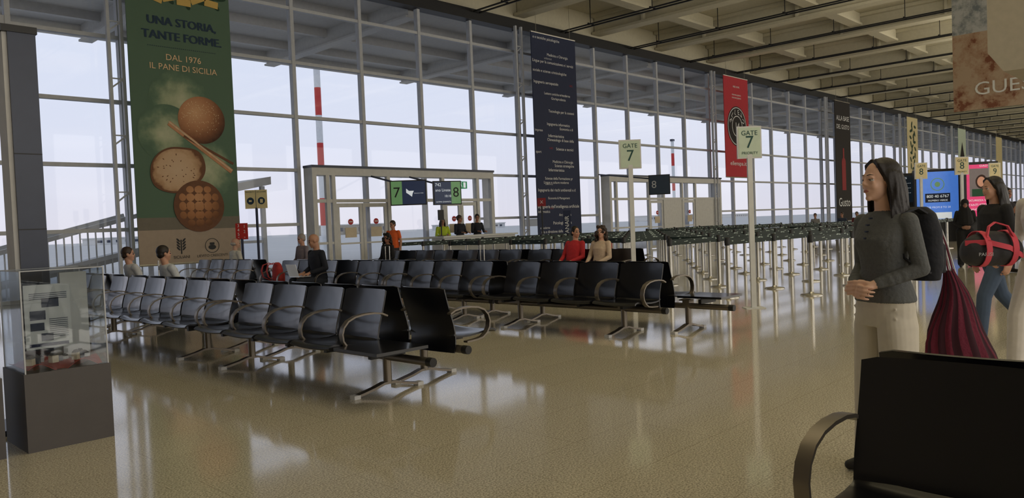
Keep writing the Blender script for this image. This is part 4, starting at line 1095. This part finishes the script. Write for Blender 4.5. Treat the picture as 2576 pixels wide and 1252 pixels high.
for i in range(len(rings)-1):
    for k_ in range(seg):
        k2 = (k_+1) % seg
        (fA if (k_//4) % 2 else fB).append((i*seg+k_, i*seg+k2, (i+1)*seg+k2, (i+1)*seg+k_))
o0 = len(b.v); b.add(vs, fA+[tuple((len(rings)-1)*seg+k_ for k_ in range(seg))], wine)
kk2 = b.mi(wine2)
for f_ in fB: b.f.append([i+o0 for i in f_]); b.m.append(kk2)
b.build('woven_sack', r, ang=60)
b = MB()
for i in range(6): b.tube([(-.03+.012*i, 0, 1.0), (-.05+.008*i, 0, 1.15), (-.09+.004*i, 0, 1.32)], .004, M['wpaint'] if i % 2 else wine, 6)
b.build('drawstring', r)
pk = mat('pink_strap', (222, 78, 96), .7); dk = mat('black_nylon', (50, 50, 56), .7, bump=.3, bscale=20)
r = thing('duffel_bag', (6.76, 1.44, 1.02), 'black duffel bag with coral pink straps', 'bag', math.radians(-46))
me = blob('bag', [P_ell((0, 0, 0), (.23, .125, .135), 0), P_cap((-.11, 0, -.015), (.11, 0, -.015), .118, .118, 0, 20), P_ell((-.16, 0, -.03), (.07, .09, .09), 0), P_ell((.05, -.07, -.02), (.09, .07, .07), 0)], [dk], .010, 3); reg(bpy.data.objects.new('bag_body', me), r)
b = MB()
for x, q in ((-.10, .136), (.10, .136)):
    b.strap([(x, q*math.sin(t)-(.012 if math.sin(t) < 0 else 0), q*math.cos(t)) for t in [i*math.pi/10 for i in range(21)]], (.042, 0, 0), .006, pk)
b.strap([(-.10, -.11, .09), (-.07, -.09, .17), (0, -.05, .20), (.07, -.09, .17), (.10, -.11, .09)], (0, .026, 0), .010, pk)
b.strap([(-.215, -.03, .05), (-.10, -.13, .055), (.05, -.148, .01), (.16, -.11, -.05), (.225, -.03, -.06)], (0, 0, .04), .006, pk)
b.build('strap', r)
text(r, 'PARISI', (-.125, -.142, -.035), M['frame'], h=.036, phi=-.3)
r = thing('laptop', (6.93, 11.75, .60), 'open silver laptop on a lap', 'laptop', math.radians(90))
b = MB(); b.box(-.16, .16, -.12, .10, 0, .015, M['steel']); b.build('keyboard_base', r, smooth=False)
b = MB(); b.hexa([(-.16, .10, .015), (-.16, .16, .22), (-.16, .108, .015), (-.16, .168, .22), (.16, .10, .015), (.16, .16, .22), (.16, .108, .015), (.16, .168, .22)], M['steel']); b.build('lid', r, smooth=False)
for (x, y, c, lab) in ((5.3, 13.2, (40, 42, 48), 'dark upright suitcase with extended handle'), (10.3, 13.6, (130, 40, 60), 'red upright suitcase by the seats'), (10.3, 10.6, (30, 30, 34), 'black upright suitcase by the seats')):
    r = thing('suitcase', (x, y, 0), lab, 'suitcase', .4)
    m_ = mat('suitcase_shell', c, .45); b = MB(); b.box(-.2, .2, -.12, .12, .05, .6, m_)
    for i in range(6): b.box(-.17+.06*i, -.15+.06*i, -.127, .127, .08, .57, m_)
    o = b.build('shell', r, smooth=False); o.modifiers.new('b', 'BEVEL').width = .02
    b = MB(); b.tube([(-.09, .1, .58), (-.09, .1, .98), (.09, .1, .98), (.09, .1, .58)], .011, M['steel'], 8); b.build('handle', r)
    for xx in (-.16, .16):
        for yy in (-.09, .09):
            b = MB(); b.tube([(xx-.015, yy, .03), (xx+.015, yy, .03)], .03, M['black'], 12); b.build('wheel', r)
r = thing('wheelchair', (9.1, 15.3, 0), 'black wheelchair with large spoked wheels', 'wheelchair')
for sg in (-1, 1):
    b = MB(); y = sg*.29
    b.tube([(.05+.30*math.cos(t), y, .316+.30*math.sin(t)) for t in [i*math.pi/14 for i in range(29)]], .016, M['black'], 8, False)
    for i in range(10):
        a = math.pi*i/5; b.tube([(.05, y, .316), (.05+.29*math.cos(a), y, .316+.29*math.sin(a))], .003, M['steel'], 5)
    b.build('wheel', r)
b = MB(); b.box(-.2, .2, -.22, .22, .44, .475, M['black']); b.box(.2, .23, -.22, .22, .5, .92, M['black']); b.build('seat_sling', r, smooth=False)
b = MB()
for sg in (-1, 1):
    y = sg*.24
    b.tube([(.32, y, .95), (.22, y, .95), (.22, y, .3), (.05, y, .3)], .012, M['steel']); b.tube([(.22, y, .7), (-.15, y, .7), (-.2, y, .45), (-.42, y, .12), (-.52, y*.7, .10)], .012, M['steel'])
    b.tube([(-.25, y, .42), (-.28, y, .1)], .012, M['steel']); b.tube([(-.28, y-.015, .08), (-.28, y+.015, .08)], .078, M['black'], 16)
b.build('tube_frame', r)

# ------------------------------------------------------------ world, lights, camera
w = bpy.data.worlds.new('World'); sc.world = w; w.use_nodes = True
nt = w.node_tree; bg = nt.nodes['Background']
tc = nt.nodes.new('ShaderNodeTexCoord'); sp = nt.nodes.new('ShaderNodeSeparateXYZ'); nt.links.new(tc.outputs['Generated'], sp.inputs[0])
cr = nt.nodes.new('ShaderNodeValToRGB'); nt.links.new(sp.outputs['Z'], cr.inputs[0])
cr.color_ramp.elements[0].position = 0; cr.color_ramp.elements[0].color = lin((218, 215, 222))
cr.color_ramp.elements[1].position = .5; cr.color_ramp.elements[1].color = lin((200, 214, 234))
e = cr.color_ramp.elements.new(.12); e.color = lin((216, 220, 232))
nz = nt.nodes.new('ShaderNodeTexNoise'); nz.inputs['Scale'].default_value = 4; mp = nt.nodes.new('ShaderNodeMapping'); mp.inputs['Scale'].default_value = (1, 1, 5)
nt.links.new(tc.outputs['Generated'], mp.inputs[0]); nt.links.new(mp.outputs[0], nz.inputs['Vector'])
mx = nt.nodes.new('ShaderNodeMix'); mx.data_type = 'RGBA'; mx.inputs[7].default_value = lin((230, 230, 236))
mr = nt.nodes.new('ShaderNodeMapRange'); mr.inputs[1].default_value = .5; mr.inputs[2].default_value = .8; mr.inputs[4].default_value = .5
nt.links.new(nz.outputs['Fac'], mr.inputs[0]); nt.links.new(mr.outputs[0], mx.inputs[0]); nt.links.new(cr.outputs[0], mx.inputs[6]); nt.links.new(mx.outputs[2], bg.inputs[0])
bg.inputs[1].default_value = 1.2
def area(x, y, z, sx, sy, e, col, rot):
    l = bpy.data.lights.new('fill_light', 'AREA'); l.shape = 'RECTANGLE'; l.size = sx; l.size_y = sy; l.energy = e; l.color = col
    o = bpy.data.objects.new('fill_light', l); COL.objects.link(o); o.location = (x, y, z); o.rotation_euler = rot
for i in range(7):
    area(8+16*i, 3, 7.0, 8, 10, 780, (1, .92, .76), (math.pi, 0, 0))  # added warm fill aimed up to bounce off the ceiling, no fixture
for i in range(5):
    area(2+24*i, -13.6, 4.6, 22, 7, 1000, (1, .94, .86), (math.pi/2, 0, 0))  # added unseen fill from behind the camera, lifts the backlit interior

cam = bpy.data.cameras.new('cam'); co = bpy.data.objects.new('cam', cam); COL.objects.link(co); sc.camera = co
cam.sensor_width = 36; cam.lens = 1935/2576*36; cam.clip_end = 1500
a = math.radians(43.95); pt = math.radians(1.83); ro = math.atan(.04)
fw = V((math.cos(a)*math.cos(pt), math.sin(a)*math.cos(pt), -math.sin(pt)))
rt = V((math.sin(a), -math.cos(a), 0)); up = rt.cross(fw)
rc = rt*math.cos(ro)-up*math.sin(ro); uc = up*math.cos(ro)+rt*math.sin(ro)
co.matrix_world = Matrix(((rc.x, uc.x, -fw.x, 0), (rc.y, uc.y, -fw.y, 0), (rc.z, uc.z, -fw.z, 1.35), (0, 0, 0, 1)))
